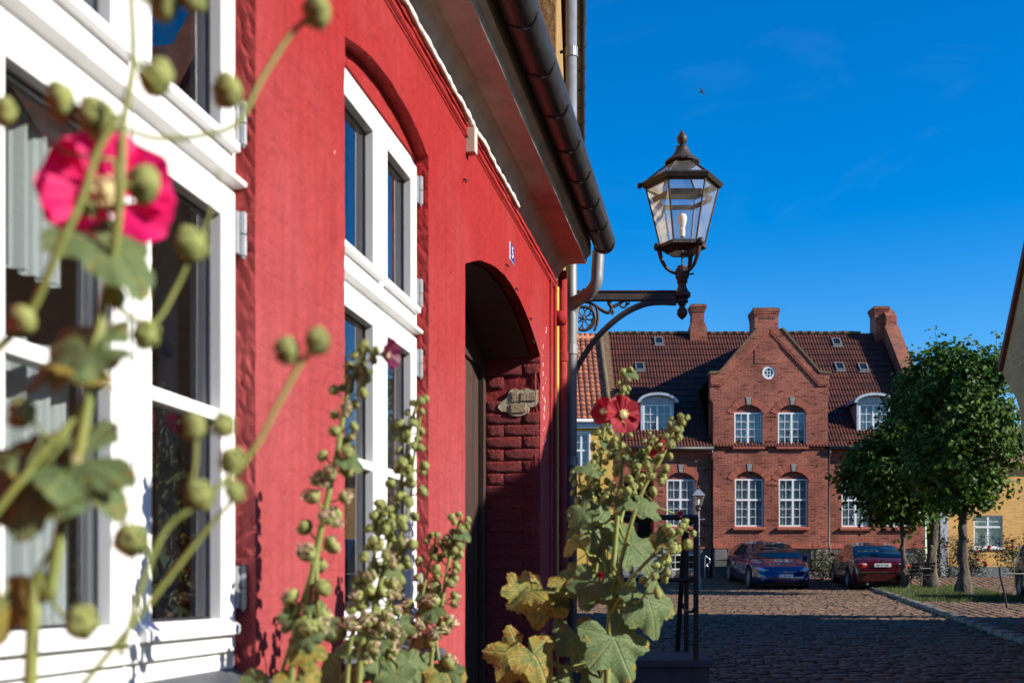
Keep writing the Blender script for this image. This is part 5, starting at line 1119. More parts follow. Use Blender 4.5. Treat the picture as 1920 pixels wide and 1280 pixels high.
# ------------------------------------------------------------------ cars
M['tyre'] = mat('tyre_rubber', (.012,.012,.012), .8); M['alloy'] = mat('alloy_rim', (.42,.42,.43), .3, metal=.8)
M['cglass'] = mat('car_glass', (.012,.03,.034), .03, spec=.8, coat=.6); M['black_trim'] = mat('black_trim', (.008,.008,.009), .45)
M['chrome'] = mat('chrome', (.7,.7,.72), .12, metal=1); M['lens'] = mat('headlamp_lens', (.72,.76,.82), .08, (.35,.38,.42), 18, coat=.6); M['red_lens'] = mat('red_lamp_lens', (.42,.008,.008), .15, (.30,.01,.01), 20, coat=.5)
M['plate'] = mat('number_plate_white', (.78,.79,.80), .5); M['plate_txt'] = mat('plate_lettering', (.01,.01,.012), .6)
def lerp_tab(tab, x):
    if x <= tab[0][0]: return tab[0][1]
    for (x0, y0), (x1, y1) in zip(tab[:-1], tab[1:]):
        if x <= x1:
            f = (x-x0)/(x1-x0); f = f*f*(3-2*f)*.5+f*.5; return y0+(y1-y0)*f
    return tab[-1][1]
def car(name, label, loc, rotz, pitch, paint, L_, zt, Rf, Wf, wheels, wr, side_glass, shield, rear, roofw=.62, zb0=.19):
    t = thing(name, label, 'car', loc, 0, 'parked cars', local=True); t.matrix_basis = Matrix.Translation(loc) @ Matrix.Rotation(rotz, 4, 'Z') @ Matrix.Rotation(pitch, 4, 'Y'); MATW[t.name] = t.matrix_basis.copy()
    xs = sorted(set([-L_/2+L_*i/60 for i in range(61)]+[-L_/2+.02, -L_/2+.05, L_/2-.02, L_/2-.05]+[w_+d for w_ in wheels for d in [(wr+.045)*cos(q*pi/12) for q in range(13)]]))
    def zb(x):
        z = zb0+.10*max(0, (abs(x)-L_/2+.35)/.35)
        for w_ in wheels:
            d = (wr+.045)**2-(x-w_)**2
            if d > 0: z = max(z, sqrt(d)+wr)
        return z
    def sec(x, s):
        W = lerp_tab(Wf, x); b = zb(x); T = lerp_tab(zt, x); b = min(b, T-.12); h = T-b
        return [V((x, s*W*.55, b)), V((x, s*W*.90, b)), V((x, s*W*.985, b+min(.05, h*.2))), V((x, s*W, b+h*.38)), V((x, s*W*.985, b+h*.72)), V((x, s*W*.945, T-.03)), V((x, s*W*.86, T+.004)), V((x, s*W*.45, T+.028)), V((x, 0, T+.034))]
    rows = []
    for x in xs: a = sec(x, 1); b = sec(x, -1); rows.append(a+b[-2::-1])
    n = len(rows[0]); mb = MB(); mb.add([p for r in rows for p in r], [(i*n+j, i*n+j+1, (i+1)*n+j+1, (i+1)*n+j) for i in range(len(rows)-1) for j in range(n-1)]+[tuple(range(n)), tuple((len(rows)-1)*n+j for j in range(n-1, -1, -1))])
    body = mb.build('body', paint, t, smooth=True)
    mb = MB(); mb.box(-L_/2+.25, L_/2-.25, -.72, .72, .16, .5); mb.build('underbody', M['black_trim'], t)
    x0, x1 = Rf[0][0], Rf[-1][0]
    def cab(x, s, tt, off=0):                        # tt 0 belt .. 1 roof centre
        W = lerp_tab(Wf, x); T = lerp_tab(zt, x); R = max(lerp_tab(Rf, x), T+.005); f = (R-T)/(max(r for _, r in Rf)-T+1e-6); wr_ = W*.93*(1-f)+W*(roofw+.12)*f
        P = [V((x, s*W*.925, T-.03)), V((x, s*(W*.925*.35+wr_*.65), T+(R-T)*.55)), V((x, s*wr_, T+(R-T)*.88)), V((x, s*wr_*.82, T+(R-T)*.975)), V((x, s*wr_*.4, R)), V((x, 0, R+.006))]
        k = tt*5; i = min(4, int(k)); return P[i].lerp(P[i+1], k-i)
    cx = [x0+(x1-x0)*i/36 for i in range(37)]; m_ = 11; rows = []
    for x in cx: rows.append([cab(x, 1, j/10) for j in range(11)]+[cab(x, -1, j/10) for j in range(9, -1, -1)])
    n = len(rows[0]); mb = MB(); mb.add([p for r in rows for p in r], [(i*n+j, i*n+j+1, (i+1)*n+j+1, (i+1)*n+j) for i in range(36) for j in range(n-1)]); mb.build('roof', paint, t, smooth=True)
    def patch(xa, xb, ta, tb, s, off, nm, m, trim=None):
        mb = MB(); nu, nv = 14, 6
        def P(i, j):
            f = i/(nu-1); x = xa+(xb-xa)*f; tt = ta+(tb-ta)*j/(nv-1)
            if trim: tt = ta+(min(tb, trim(x))-ta)*j/(nv-1)
            p = cab(x, s, tt); c_ = V((x*.7, 0, .8)); return p+(p-c_).normalized()*off
        mb.grid(nu, nv, P); mb.build(nm, m, t, smooth=True)
    for s in (1, -1):
        for xa, xb in side_glass: patch(xa, xb, .04, .37, s, .006, 'side_window', M['cglass'])
    for (xa, xb), nm in ((shield, 'windscreen'), (rear, 'rear_window')):
        mb = MB(); nu, nv = 9, 17
        def P(i, j):
            x = xa+(xb-xa)*i/(nu-1); s = 1 if j < 8 else -1; k_ = abs(j-8)/8; p = cab(x, s, 1-(1-.42)*k_); p = p.copy(); return p+V((.3 if xa > 0 else -.3, 0, 1)).normalized()*.008
        mb.grid(nu, nv, P); mb.build(nm, M['cglass'], t, smooth=True)
    for w_ in wheels:
        for s in (1, -1):
            W = lerp_tab(Wf, w_); mb = MB(); prof = [(wr*.62, -.10), (wr*.9, -.11), (wr, -.08), (wr, .08), (wr*.9, .11), (wr*.64, .10), (wr*.62, .03)]
            mb.lathe(prof, 24); wm_ = Matrix.Translation((w_, s*(W-.10), wr)) @ Matrix.Rotation(-s*pi/2, 4, 'X'); wh = link('wheel', mb.mesh('wheel', M['tyre']), t, local=wm_)
            mb = MB(); mb.lathe([(wr*.66, .05), (wr*.66, .098), (wr*.58, .098), (wr*.55, .06)], 24); mb.lathe([(.0, .05), (.06, .06), (.05, .10), (0, .105)], 10)
            for q in range(7):
                an = 2*pi*q/7; d = V((cos(an), sin(an), 0)); e = V((-sin(an), cos(an), 0)); mb.add([d*.04-e*.03+V((0,0,.09)), d*.04+e*.03+V((0,0,.09)), d*wr*.6+e*.022+V((0,0,.085)), d*wr*.6-e*.022+V((0,0,.085)), d*.04-e*.03+V((0,0,.05)), d*.04+e*.03+V((0,0,.05)), d*wr*.6+e*.022+V((0,0,.05)), d*wr*.6-e*.022+V((0,0,.05))], [(0,1,2,3),(0,4,5,1),(1,5,6,2),(2,6,7,3),(3,7,4,0)])
            link('rim', mb.mesh('rim', M['alloy']), wh)
            mb = MB(); mb.lathe([(0, .0), (wr*.64, 0), (wr*.64, .02), (0, .02)], 20); link('hub_disc', mb.mesh('hub_disc', M['black_trim']), wh)
    for s in (1, -1):
        mb = MB(); xm = shield[1]-.12 if shield[1] > shield[0] else shield[0]-.12; W = lerp_tab(Wf, xm)
        mb.lathe([(0, -.06), (.05, -.055), (.075, 0), (.06, .05), (0, .06)], 10); mb.v = [(xm-.05+v[0]*.7, s*(W+.07)+v[1]*1.25, lerp_tab(zt, xm)+.08+v[2]) for v in mb.v]; mb.build('mirror', paint, t, smooth=True)
        mb = MB(); mb.tube([(-.9, s*lerp_tab(Wf, -.9)*.987, .73), (-1.0, s*lerp_tab(Wf, -1.0)*.987, .73)], .012, 6); mb.build('door_handle', M['chrome'], t)
    def surf(x, fy, lift=0): W = lerp_tab(Wf, x); return V((x, fy*W, lerp_tab(zt, x)+lift))
    return t, sec
def plate_on(t, x, z, front, s, eu=True, wd=.50, hh=.11):
    sg = 1 if front else -1; mb = MB(); mb.box(min(x, x-sg*.02), max(x, x-sg*.02), -wd/2, wd/2, z-hh/2, z+hh/2); p = mb.build('number_plate', M['plate'], t, bevel=.003)
    link('plate_text', text_mesh(s, .088, M['plate_txt'], .0005, .0012), p, local=Matrix.Translation((x+sg*.0015, -.02*sg, z-.003)) @ Matrix.Rotation(pi/2 if front else -pi/2, 4, 'Z') @ Matrix.Rotation(pi/2, 4, 'X'))
    if eu: mb = MB(); y0 = -wd/2 if front else wd/2-.05; mb.box(min(x+sg*.001, x), max(x+sg*.001, x), y0 if not front else -wd/2, (y0+.05) if not front else -wd/2+.05, z-hh/2+.004, z+hh/2-.004); mb.build('plate_band', M['enamel'], p)
def blob(nm, m, t, c, s, rot=(0, 0, 0), seg=12):
    mb = MB(); prof = [(sin(pi*i/8), -cos(pi*i/8)) for i in range(9)]; prof[0] = (.01, -1); prof[-1] = (.01, 1); mb.lathe(prof, seg)
    from mathutils import Euler
    m4 = Matrix.Translation(c) @ Euler(rot).to_matrix().to_4x4() @ Matrix.Diagonal((*s, 1)); return link(nm, mb.mesh(nm, m, smooth=True), t, local=m4)
def car_paint(name, c, f=.25): return mat(name, c, f, metal=.25, coat=1.0, spec=.6)
bl = car_paint('blue_car_paint', (.003,.013,.11)); rd_ = car_paint('dark_red_car_paint', (.065,.003,.008)); gr = car_paint('grey_car_paint', (.014,.014,.014))
cy = 39.42; zc = (ground(36.95)+ground(41.9))/2
t, sec = car('blue_car', 'dark blue saloon car parked nose out in front of the brick house', (8.52, cy, zc-.02), -pi/2+.03, math.atan((ground(41.2)-ground(37.6))/3.6), bl, 4.95,
  [(-2.475, .62), (-2.42, .86), (-2.2, .99), (-1.2, .97), (0, .93), (.9, .92), (1.25, .93), (1.75, .85), (2.15, .74), (2.36, .62), (2.475, .50)],
  [(-2.15, .97), (-1.4, 1.25), (-.8, 1.40), (-.2, 1.445), (.2, 1.42), (.7, 1.22), (1.35, .92)],
  [(-2.475, .74), (-2.3, .88), (-1.6, .95), (0, .965), (1.4, .955), (2.0, .90), (2.3, .80), (2.475, .60)], (-1.46, 1.50), .35, [(-1.45, -.45), (-.40, .42)], (.28, 1.22), (-1.85, -.95))
for s in (1, -1):
    blob('headlight', M['lens'], t, (2.20, s*.70, .665), (.20, .13, .055), (0, .28, -s*.62))
    mb = MB(); mb.tube([(2.02, s*.84, .72), (2.26, s*.72, .69), (2.38, s*.50, .64)], .012, 6); mb.build('daytime_light', M['white_far'], t)
    mb = MB(); mb.tube([(2.36, s*.62, .38), (2.40, s*.70, .36)], .03, 8); mb.build('fog_lamp', M['lens'], t)
mb = MB(); mb.grid(12, 3, lambda i, j: (2.46-.10*((i-5.5)/5.5)**2+.01*(j == 1), -.62+1.24*i/11, .27+.06*j)); mb.build('lower_grille', M['black_trim'], t)
mb = MB(); mb.tube([(2.40, -.36, .615), (2.47, -.15, .595), (2.49, 0, .59), (2.47, .15, .595), (2.40, .36, .615)], .008, 6); mb.build('nose_trim', M['chrome'], t)
mb = MB(); mb.prism([(-.05, .635), (.05, .635), (.045, .62), (.014, .615), (.006, .545), (-.006, .545), (-.014, .615), (-.045, .62)], lambda a, b, d: (2.475+d, a, b), 0, .025); mb.build('badge', M['chrome'], t)
plate_on(t, 2.505, .475, True, 'CX 58 164')
cy = 38.75; zc = (ground(36.4)+ground(41.1))/2
t, sec = car('red_car', 'dark red saloon car parked with its rear to the street beside the slim tree', (11.72, cy, zc-.02), pi/2-.10, -math.atan((ground(40.3)-ground(37.2))/3.1), rd_, 4.75,
  [(-2.375, .66), (-2.33, .90), (-2.1, 1.00), (-1.6, 1.01), (-.6, .97), (.8, .94), (1.1, .93), (1.7, .84), (2.1, .74), (2.375, .52)],
  [(-1.95, 1.0), (-1.55, 1.20), (-1.0, 1.39), (-.3, 1.44), (.1, 1.42), (.6, 1.22), (1.2, .94)],
  [(-2.375, .76), (-2.2, .86), (-1.5, .895), (0, .90), (1.4, .885), (2.0, .82), (2.375, .58)], (-1.40, 1.35), .32, [(-1.45, -.75), (-.70, .0), (.05, .55)], (.22, 1.08), (-1.85, -1.15))
for s in (1, -1):
    blob('tail_light', M['red_lens'], t, (-2.315, s*.60, .80), (.07, .23, .095), (0, 0, s*.20))
    blob('reversing_light', M['lens'], t, (-2.365, s*.56, .855), (.03, .10, .022), (0, 0, s*.20))
mb = MB(); mb.box(-2.405, -2.37, -.70, .70, .60, .618); mb.build('bumper_strip', M['chrome'], t)
mb = MB(); mb.box(-2.40, -2.2, -.74, .74, .30, .56); mb.build('bumper', rd_, t, bevel=.03)
mb = MB(); mb.lathe([(0, -.006), (.03, -.006), (.03, .006), (0, .006)], 14); link('badge', mb.mesh('badge', M['chrome']), t, local=Matrix.Translation((-2.335, 0, .955)) @ Matrix.Rotation(pi/2, 4, 'Y'))
mb = MB(); mb.tube([(-2.2, .45, .24), (-2.40, .45, .24)], .03, 8); mb.build('exhaust', M['steel'], t)
plate_on(t, -2.40, .825, False, 'ZM 57 566', False)
Yg = 29.6
t, sec = car('grey_car', 'dark grey car with a five-spoke wheel cut off by the right edge of the photo', (13.37, 28.06, ground(28.06)+.06), -radians(101.5), math.atan(.034), gr, 4.4,
  [(-2.2, .75), (-2.17, .98), (-1.9, 1.06), (-.6, 1.03), (.7, 1.0), (1.0, .98), (1.6, .92), (2.0, .80), (2.2, .55)],
  [(-2.12, 1.02), (-1.95, 1.30), (-1.5, 1.52), (-.4, 1.60), (.0, 1.58), (.5, 1.36), (1.1, 1.0)],
  [(-2.2, .80), (-2.0, .88), (0, .90), (1.4, .88), (2.2, .60)], (-1.35, 1.30), .335, [(-1.75, -.9), (-.82, -.05), (.0, .5)], (.1, 1.0), (-2.08, -1.75))
# ------------------------------------------------------------------ lamp post, bench, rail, bird
lpst = px(1309, 1105, 36.6); lpst.z = ground(36.6)
t = thing('lamp_post', 'grey street lamp post with a small four-sided lantern in front of the brick house', 'street lamp', lpst)
k = 36.6/F; lz = lambda y: (1100-y)*k
M['pole'] = mat('grey_pole_paint', (.22,.23,.25), .5, (.16,.165,.18), 5)
mb = MB(); mb.lathe([(.10, lpst.z-.05), (.10, lpst.z+.35), (.065, lpst.z+.42), (.055, lpst.z+1.4), (.045, lz(955))], 12, (lpst.x, lpst.y, 0)); mb.build('pole', M['pole'], t)
mb = MB(); mb.lathe([(.045, lz(958)), (.09, lz(955)), (.06, lz(951)), (.085, lz(947))], 10, (lpst.x, lpst.y, 0)); mb.build('neck', M['rust_iron'], t)
mb = MB(); mb.tube([(lpst.x-.05, lpst.y, lz(974)), (lpst.x+.22, lpst.y, lz(973))], .02, 6); mb.build('ladder_bar', M['pole'], t)
def sq(r, z): return [V((lpst.x+r*sx, lpst.y+r*sy, z)) for sx, sy in ((-1,-1),(1,-1),(1,1),(-1,1))]
a, b, c_, d = sq(.10, lz(948)), sq(.185, lz(929)), sq(.20, lz(929)), sq(.045, lz(917))
for q in range(4):
    mb = MB(); mb.quad(a[q], a[(q+1) % 4], b[(q+1) % 4], b[q]); mb.build('pane', M['lglass'], t, fix=False)
    mb = MB(); mb.tube([a[q], b[q]], .012, 5); mb.build('rib', M['rust_iron'], t)
mb = MB(); mb.add(c_+d, [(0,1,5,4),(1,2,6,5),(2,3,7,6),(3,0,4,7),(0,3,2,1),(4,5,6,7)]); mb.build('lantern_roof', M['zinc'], t)
mb = MB(); mb.lathe([(.05, lz(917)), (.06, lz(915)), (.03, lz(913)), (.02, lz(911)), (.0, lz(909))], 8, (lpst.x, lpst.y, 0)); mb.build('finial', M['rust_iron'], t)
mb = MB(); mb.lathe([(.02, lz(946)), (.045, lz(941)), (.04, lz(937)), (.0, lz(935))], 8, (lpst.x, lpst.y, 0)); mb.build('bulb', M['plate'], t)
bpz = px(1718, 1100, 35.9); bpz.z = ground(35.9)+.06
t = thing('iron_bench', 'black ornamental iron bench on the grass between the lime trees', 'bench', bpz, .25, local=True)
for e in (-.55, .55):
    mb = MB(); mb.tube(smooth_path([(-.24, e, 0), (-.20, e, .22), (-.24, e, .42), (-.26, e, .62), (-.2, e, .66)], 4), .016, 6); mb.tube(smooth_path([(.22, e, 0), (.17, e, .2), (.20, e, .42), (.27, e, .85)], 4), .016, 6)
    mb.tube(smooth_path([(-.22, e, .42), (0, e, .40), (.2, e, .42)], 4), .014, 6); mb.tube(smooth_path([(-.22, e, .64), (0, e, .63), (.22, e, .64)], 4), .014, 6)
    mb.tube(smooth_path([(-.2, e, .22), (-.08, e, .34), (.02, e, .2), (.1, e, .34), (.17, e, .2)], 4), .009, 5); mb.build('bench_end', M['black_iron'], t)
for q in range(5): mb = MB(); mb.box(-.22+.085*q, -.16+.085*q, -.62, .62, .42, .445); mb.build('seat_slat', M['black_iron'], t)
for q in range(3): mb = MB(); mb.box(.205+.022*q, .225+.022*q, -.62, .62, .52+.11*q, .59+.11*q); mb.build('back_slat', M['black_iron'], t)
t = thing('low_rail', 'thin black leaning rail post at the right edge beside the grey car', 'railing', px(1888, 1147, 24.4))
mb = MB(); mb.tube([px(1889, 1148, 24.4), px(1884, 1115, 24.4), px(1875, 1078, 24.4), px(1874, 1062, 24.4)], .022, 6); mb.build('post', M['black_iron'], t)
mb = MB(); mb.tube([px(1874, 1075, 24.4), px(1960, 1075, 24.6)], .016, 6); mb.build('bar', M['black_iron'], t)
t = thing('bird', 'small dark bird gliding high in the blue sky', 'bird', px(1316, 172, 60), local=True)
t.matrix_basis = Matrix.Translation(px(1316, 172, 60)) @ Matrix.Rotation(radians(58), 4, 'Y'); M['bird'] = mat('dark_feathers', (.02,.02,.025), .8)
mb = MB(); mb.tube([(0, -.0, -.16), (.0, 0, -.08), (0, 0, .02), (0, 0, .09), (0, 0, .12)], [.004, .03, .045, .03, .006], 8)
mb.add([(.02,0,.05),(.14,.03,.07),(.29,.06,-.02),(.13,.03,.0),(.02,0,-.03)], [(0,1,3,4),(1,2,3)]); mb.add([(-.02,0,.05),(-.14,.03,.07),(-.29,.06,-.02),(-.13,.03,.0),(-.02,0,-.03)], [(0,4,3,1),(1,3,2)]); mb.add([(0,0,-.12),(.035,0,-.22),(0,0,-.19),(-.035,0,-.22)], [(0,1,2),(0,2,3)])
mb.v = [(v[0], v[1], v[2]) for v in mb.v]; mb.build('body', M['bird'], t)
# ------------------------------------------------------------------ hollyhocks
M['stem'] = mat('hollyhock_stem', (.17,.22,.05), .6, (.24,.25,.06), 30, bump=.2, trans=.08)
M['pod'] = mat('green_calyx', (.19,.25,.055), .8, (.40,.40,.15), 55, bump=.3, bscale=120, island=.16, trans=.22, lo=.4, hi=.6)
M['wilt'] = mat('wilted_beige_petals', (.66,.50,.34), .85, (.50,.36,.24), 60, bump=.4, bscale=90, island=.2, trans=.25)
M['magenta'] = mat('magenta_petal', (.92,.004,.20), .6, (.72,.002,.13), 18, trans=.42, bump=.15, bscale=50)
M['crimson'] = mat('crimson_petal', (.36,.002,.018), .7, (.26,.001,.014), 18, trans=.35, bump=.15, bscale=50)
M['purple'] = mat('dark_purple_petal', (.16,.004,.045), .55, (.11,.003,.04), 18, trans=.3)
M['pollen'] = mat('pale_yellow_stamens', (.80,.66,.25), .8, (.85,.76,.45), 60, bump=.6, bscale=150)
def leaf_mat(name, g1, g2, yel_lo):
    m = bpy.data.materials.new(name); m.use_nodes = True; N, K = nodes(m); b = N['Principled BSDF']; b.inputs['Roughness'].default_value = .62; b.inputs['Specular IOR Level'].default_value = .35
    uv = N.new('ShaderNodeUVMap'); uv.uv_map = 'polar'; sp = N.new('ShaderNodeSeparateXYZ'); K(uv.outputs[0], sp.inputs[0])   # x angle in lobes, y radius
    t = N.new('ShaderNodeTexCoord'); oi = N.new('ShaderNodeObjectInfo'); ad = N.new('ShaderNodeVectorMath'); K(t.outputs['Object'], ad.inputs[0]); K(oi.outputs['Random'], ad.inputs[1])
    n = N.new('ShaderNodeTexNoise'); n.inputs['Scale'].default_value = 3.2; n.inputs['Detail'].default_value = 6; K(ad.outputs[0], n.inputs[0])
    c1 = N.new('ShaderNodeMix'); c1.data_type = 'RGBA'; c1.inputs[6].default_value = (*g1, 1); c1.inputs[7].default_value = (*g2, 1)
    r0 = N.new('ShaderNodeMapRange'); r0.inputs[1].default_value = .35; r0.inputs[2].default_value = .65; K(n.outputs[0], r0.inputs[0]); K(r0.outputs[0], c1.inputs[0])
    # yellowing towards the margin in blotches
    n2 = N.new('ShaderNodeTexNoise'); n2.inputs['Scale'].default_value = 5.5; n2.inputs['Detail'].default_value = 5; av = N.new('ShaderNodeVectorMath'); av.inputs[1].default_value = (7.1, 3, 1); K(ad.outputs[0], av.inputs[0]); K(av.outputs[0], n2.inputs[0])
    s1 = N.new('ShaderNodeMath'); s1.operation = 'MULTIPLY_ADD'; s1.inputs[1].default_value = .22; K(sp.outputs[1], s1.inputs[0]); K(n2.outputs[0], s1.inputs[2])
    r1 = N.new('ShaderNodeMapRange'); r1.inputs[1].default_value = yel_lo; r1.inputs[2].default_value = yel_lo+.16; K(s1.outputs[0], r1.inputs[0])
    c2 = N.new('ShaderNodeMix'); c2.data_type = 'RGBA'; c2.inputs[7].default_value = (.36,.27,.045,1); K(r1.outputs[0], c2.inputs[0]); K(c1.outputs[2], c2.inputs[6])
    r2 = N.new('ShaderNodeMapRange'); r2.inputs[1].default_value = yel_lo+.20; r2.inputs[2].default_value = yel_lo+.27; K(s1.outputs[0], r2.inputs[0])
    c3 = N.new('ShaderNodeMix'); c3.data_type = 'RGBA'; c3.inputs[7].default_value = (.22,.10,.025,1); K(r2.outputs[0], c3.inputs[0]); K(c2.outputs[2], c3.inputs[6])
    # veins: pale line at the middle of each lobe, plus a net
    fr = N.new('ShaderNodeMath'); fr.operation = 'FRACT'; K(sp.outputs[0], fr.inputs[0]); sb = N.new('ShaderNodeMath'); sb.operation = 'SUBTRACT'; sb.inputs[1].default_value = .5; K(fr.outputs[0], sb.inputs[0]); ab = N.new('ShaderNodeMath'); ab.operation = 'ABSOLUTE'; K(sb.outputs[0], ab.inputs[0])
    ml = N.new('ShaderNodeMath'); ml.operation = 'MULTIPLY'; K(ab.outputs[0], ml.inputs[0]); K(sp.outputs[1], ml.inputs[1])
    rv = N.new('ShaderNodeMapRange'); rv.inputs[1].default_value = .010; rv.inputs[2].default_value = .034; rv.inputs[3].default_value = 1; rv.inputs[4].default_value = 0; K(ml.outputs[0], rv.inputs[0])
    vo = N.new('ShaderNodeTexVoronoi'); vo.feature = 'DISTANCE_TO_EDGE'; vo.inputs['Scale'].default_value = 13; K(ad.outputs[0], vo.inputs[0])
    rn = N.new('ShaderNodeMapRange'); rn.inputs[1].default_value = 0; rn.inputs[2].default_value = .09; rn.inputs[3].default_value = .6; rn.inputs[4].default_value = 0; K(vo.outputs['Distance'], rn.inputs[0])
    mxv = N.new('ShaderNodeMath'); mxv.operation = 'MAXIMUM'; K(rv.outputs[0], mxv.inputs[0]); K(rn.outputs[0], mxv.inputs[1])
    sc_ = N.new('ShaderNodeMath'); sc_.operation = 'MULTIPLY'; sc_.inputs[1].default_value = .45; K(mxv.outputs[0], sc_.inputs[0])
    c4 = N.new('ShaderNodeMix'); c4.data_type = 'RGBA'; c4.inputs[7].default_value = (.26,.32,.13,1); K(sc_.outputs[0], c4.inputs[0]); K(c3.outputs[2], c4.inputs[6])
    # rust spots
    n9 = N.new('ShaderNodeTexNoise'); n9.inputs['Scale'].default_value = 24; n9.inputs['Detail'].default_value = 2; K(ad.outputs[0], n9.inputs[0]); r9 = N.new('ShaderNodeMapRange'); r9.inputs[1].default_value = .66; r9.inputs[2].default_value = .72; K(n9.outputs[0], r9.inputs[0])
    c5 = N.new('ShaderNodeMix'); c5.data_type = 'RGBA'; c5.inputs[7].default_value = (.11,.06,.02,1); K(r9.outputs[0], c5.inputs[0]); K(c4.outputs[2], c5.inputs[6])
    K(c5.outputs[2], b.inputs['Base Color'])
    bb = N.new('ShaderNodeBump'); bb.invert = True; bb.inputs['Strength'].default_value = .55; bb.inputs['Distance'].default_value = .03; K(mxv.outputs[0], bb.inputs['Height']); K(bb.outputs[0], b.inputs['Normal'])
    tr = N.new('ShaderNodeBsdfTranslucent'); K(c5.outputs[2], tr.inputs[0]); sh = N.new('ShaderNodeMixShader'); sh.inputs[0].default_value = .36; K(b.outputs[0], sh.inputs[1]); K(tr.outputs[0], sh.inputs[2]); K(sh.outputs[0], N['Material Output'].inputs[0])
    return m
M['leafA'] = leaf_mat('hollyhock_leaf', (.105,.170,.060), (.165,.235,.095), .74)
M['leafB'] = leaf_mat('yellowing_hollyhock_leaf', (.13,.17,.04), (.22,.23,.05), .54)
def leaf_mesh(seed, m, lobes=5, cup=.25, droop=.35):
    """palmate leaf, petiole at the origin, tip along +Y, about 1 unit long"""
    random.seed(seed); nr, na = 9, 61; vs = []; uvs = []
    spread = radians(322)/2
    for i in range(nr):
        r = i/(nr-1)
        for k in range(na):
            f = k/(na-1); an = -spread+2*spread*f                # 0 is the tip direction
            lob = (f*lobes) % 1; L0 = .5+.5*cos(2*pi*(lob-.5)); idx = int(min(f*lobes, lobes-.001))
            base = .62+.26*cos(an*.55)+(.0 if lobes > 3 else 0)
            e = base*(.72+.30*L0**.8)*(1+.10*noise.noise(V((idx*3.1, seed, 0))))
            e *= 1+(.030*sin(k*2.9+seed)+.02*random.uniform(-1, 1))*(r > .93)
            rr = r*e; x = rr*sin(an); y = rr*cos(an)
            z = -cup*.5*rr*rr*(1 if abs(an) < 2 else .7)+.05*r*cos(lobes*2*pi*(f)+pi)*rr+.045*noise.noise(V((x*3, y*3, seed)))*r
            z -= droop*max(0, y)**2*.55; z += .09*abs(x)*(1-.6*r); z += .055*r**3*sin(an*7+seed*1.7)+.03*r**4*sin(an*15+seed); x += .03*r*r*sin(y*5+seed)
            vs.append((x, y, z)); uvs.append((f*lobes, r))
    mb = MB(); fs = [(i*na+k, i*na+k+1, (i+1)*na+k+1, (i+1)*na+k) for i in range(nr-1) for k in range(na-1)]
    mb.add(vs, fs); me = mb.mesh('leaf', m, smooth=True, fix=False)
    ul = me.uv_layers.new(name='polar')
    for lp_ in me.loops: ul.data[lp_.index].uv = uvs[lp_.vertex_index]
    return me
LEAF = [leaf_mesh(1, M['leafA'], 5, .45, .35), leaf_mesh(2, M['leafA'], 5, .2, .75), leaf_mesh(3, M['leafA'], 3, .55, .3), leaf_mesh(4, M['leafA'], 5, .75, .2), leaf_mesh(5, M['leafA'], 5, .3, .55), leaf_mesh(6, M['leafA'], 3, .4, .6)]
LEAFY = [leaf_mesh(11, M['leafB'], 5, .45, .4), leaf_mesh(12, M['leafB'], 3, .5, .5)]
def pod_mesh(q, wilt=False):
    """flower bud: five ribbed sepals folded over a core, small bracts below"""
    mb = MB(); random.seed(q*3+1); fl = random.uniform(.72, .95)
    mb.lathe([(.12, -.95), (.5, -.8), (.78, -.4), (.84, 0), (.70, .40), (.36, .66), (.05, .76)], 10)
    for k in range(5):
        a0 = 2*pi*k/5+.2*q; opn = random.uniform(-.05, .16)+(.45 if wilt else 0); tipz = random.uniform(.15, .55); lf_ = .05*(k % 2)
        def P(i, j):
            u = i/4*2-1; v = j/7; ph = pi*(.06+.86*v); w_ = (2*pi/5)*.66*max(.03, sin(pi*min(1, v*1.05+.08)))**.55
            if v > .97: w_ *= .15
            an = a0+u*w_; r = sin(ph)*(1+.10*(1-abs(u))-.06*abs(u)+lf_)+opn*v*v*(.8 if v < .95 else 1.0); z = -cos(ph)*fl+tipz*max(0, v-.72)*1.6
            k2 = .05*noise.noise(V((cos(an)*2.4, sin(an)*2.4, z*2.4+q*5)))
            return ((r+k2)*cos(an), (r+k2)*sin(an), z+k2)
        mb.grid(5, 8, P)
    for k in range(7):
        a = 2*pi*k/7+.3; d = V((cos(a), sin(a), 0)); e = V((-sin(a), cos(a), 0)); o = random.uniform(.95, 1.35); mb.add([d*.25-e*.20+V((0,0,-.93)), d*.25+e*.20+V((0,0,-.93)), d*o+V((0,0,-.30+random.uniform(-.3, .2))), d*.82+V((0,0,-.74))], [(0,1,3),(1,2,3),(2,0,3)])
    if wilt:
        mb.mi = 1
        for k in range(22):
            a = random.uniform(0, 6.3); d = V((cos(a), sin(a), 0)); c_ = d*random.uniform(.2, .95)+V((0, 0, random.uniform(-.1, 1.1))); s = random.uniform(.4, .7)
            pts = [c_+V((random.uniform(-1, 1), random.uniform(-1, 1), random.uniform(-.6, .9)))*s for _ in range(5)]; ce = sum(pts, V())/5
            mb.add(pts+[ce+V((0, 0, .2))], [(0,1,5),(1,2,5),(2,3,5),(3,4,5),(4,0,5)])
    return mb.mesh('pod', [M['pod'], M['wilt']], smooth=True, fix=False)
PODS = [pod_mesh(q) for q in range(7)]; WILT = [pod_mesh(q+10, True) for q in range(4)]
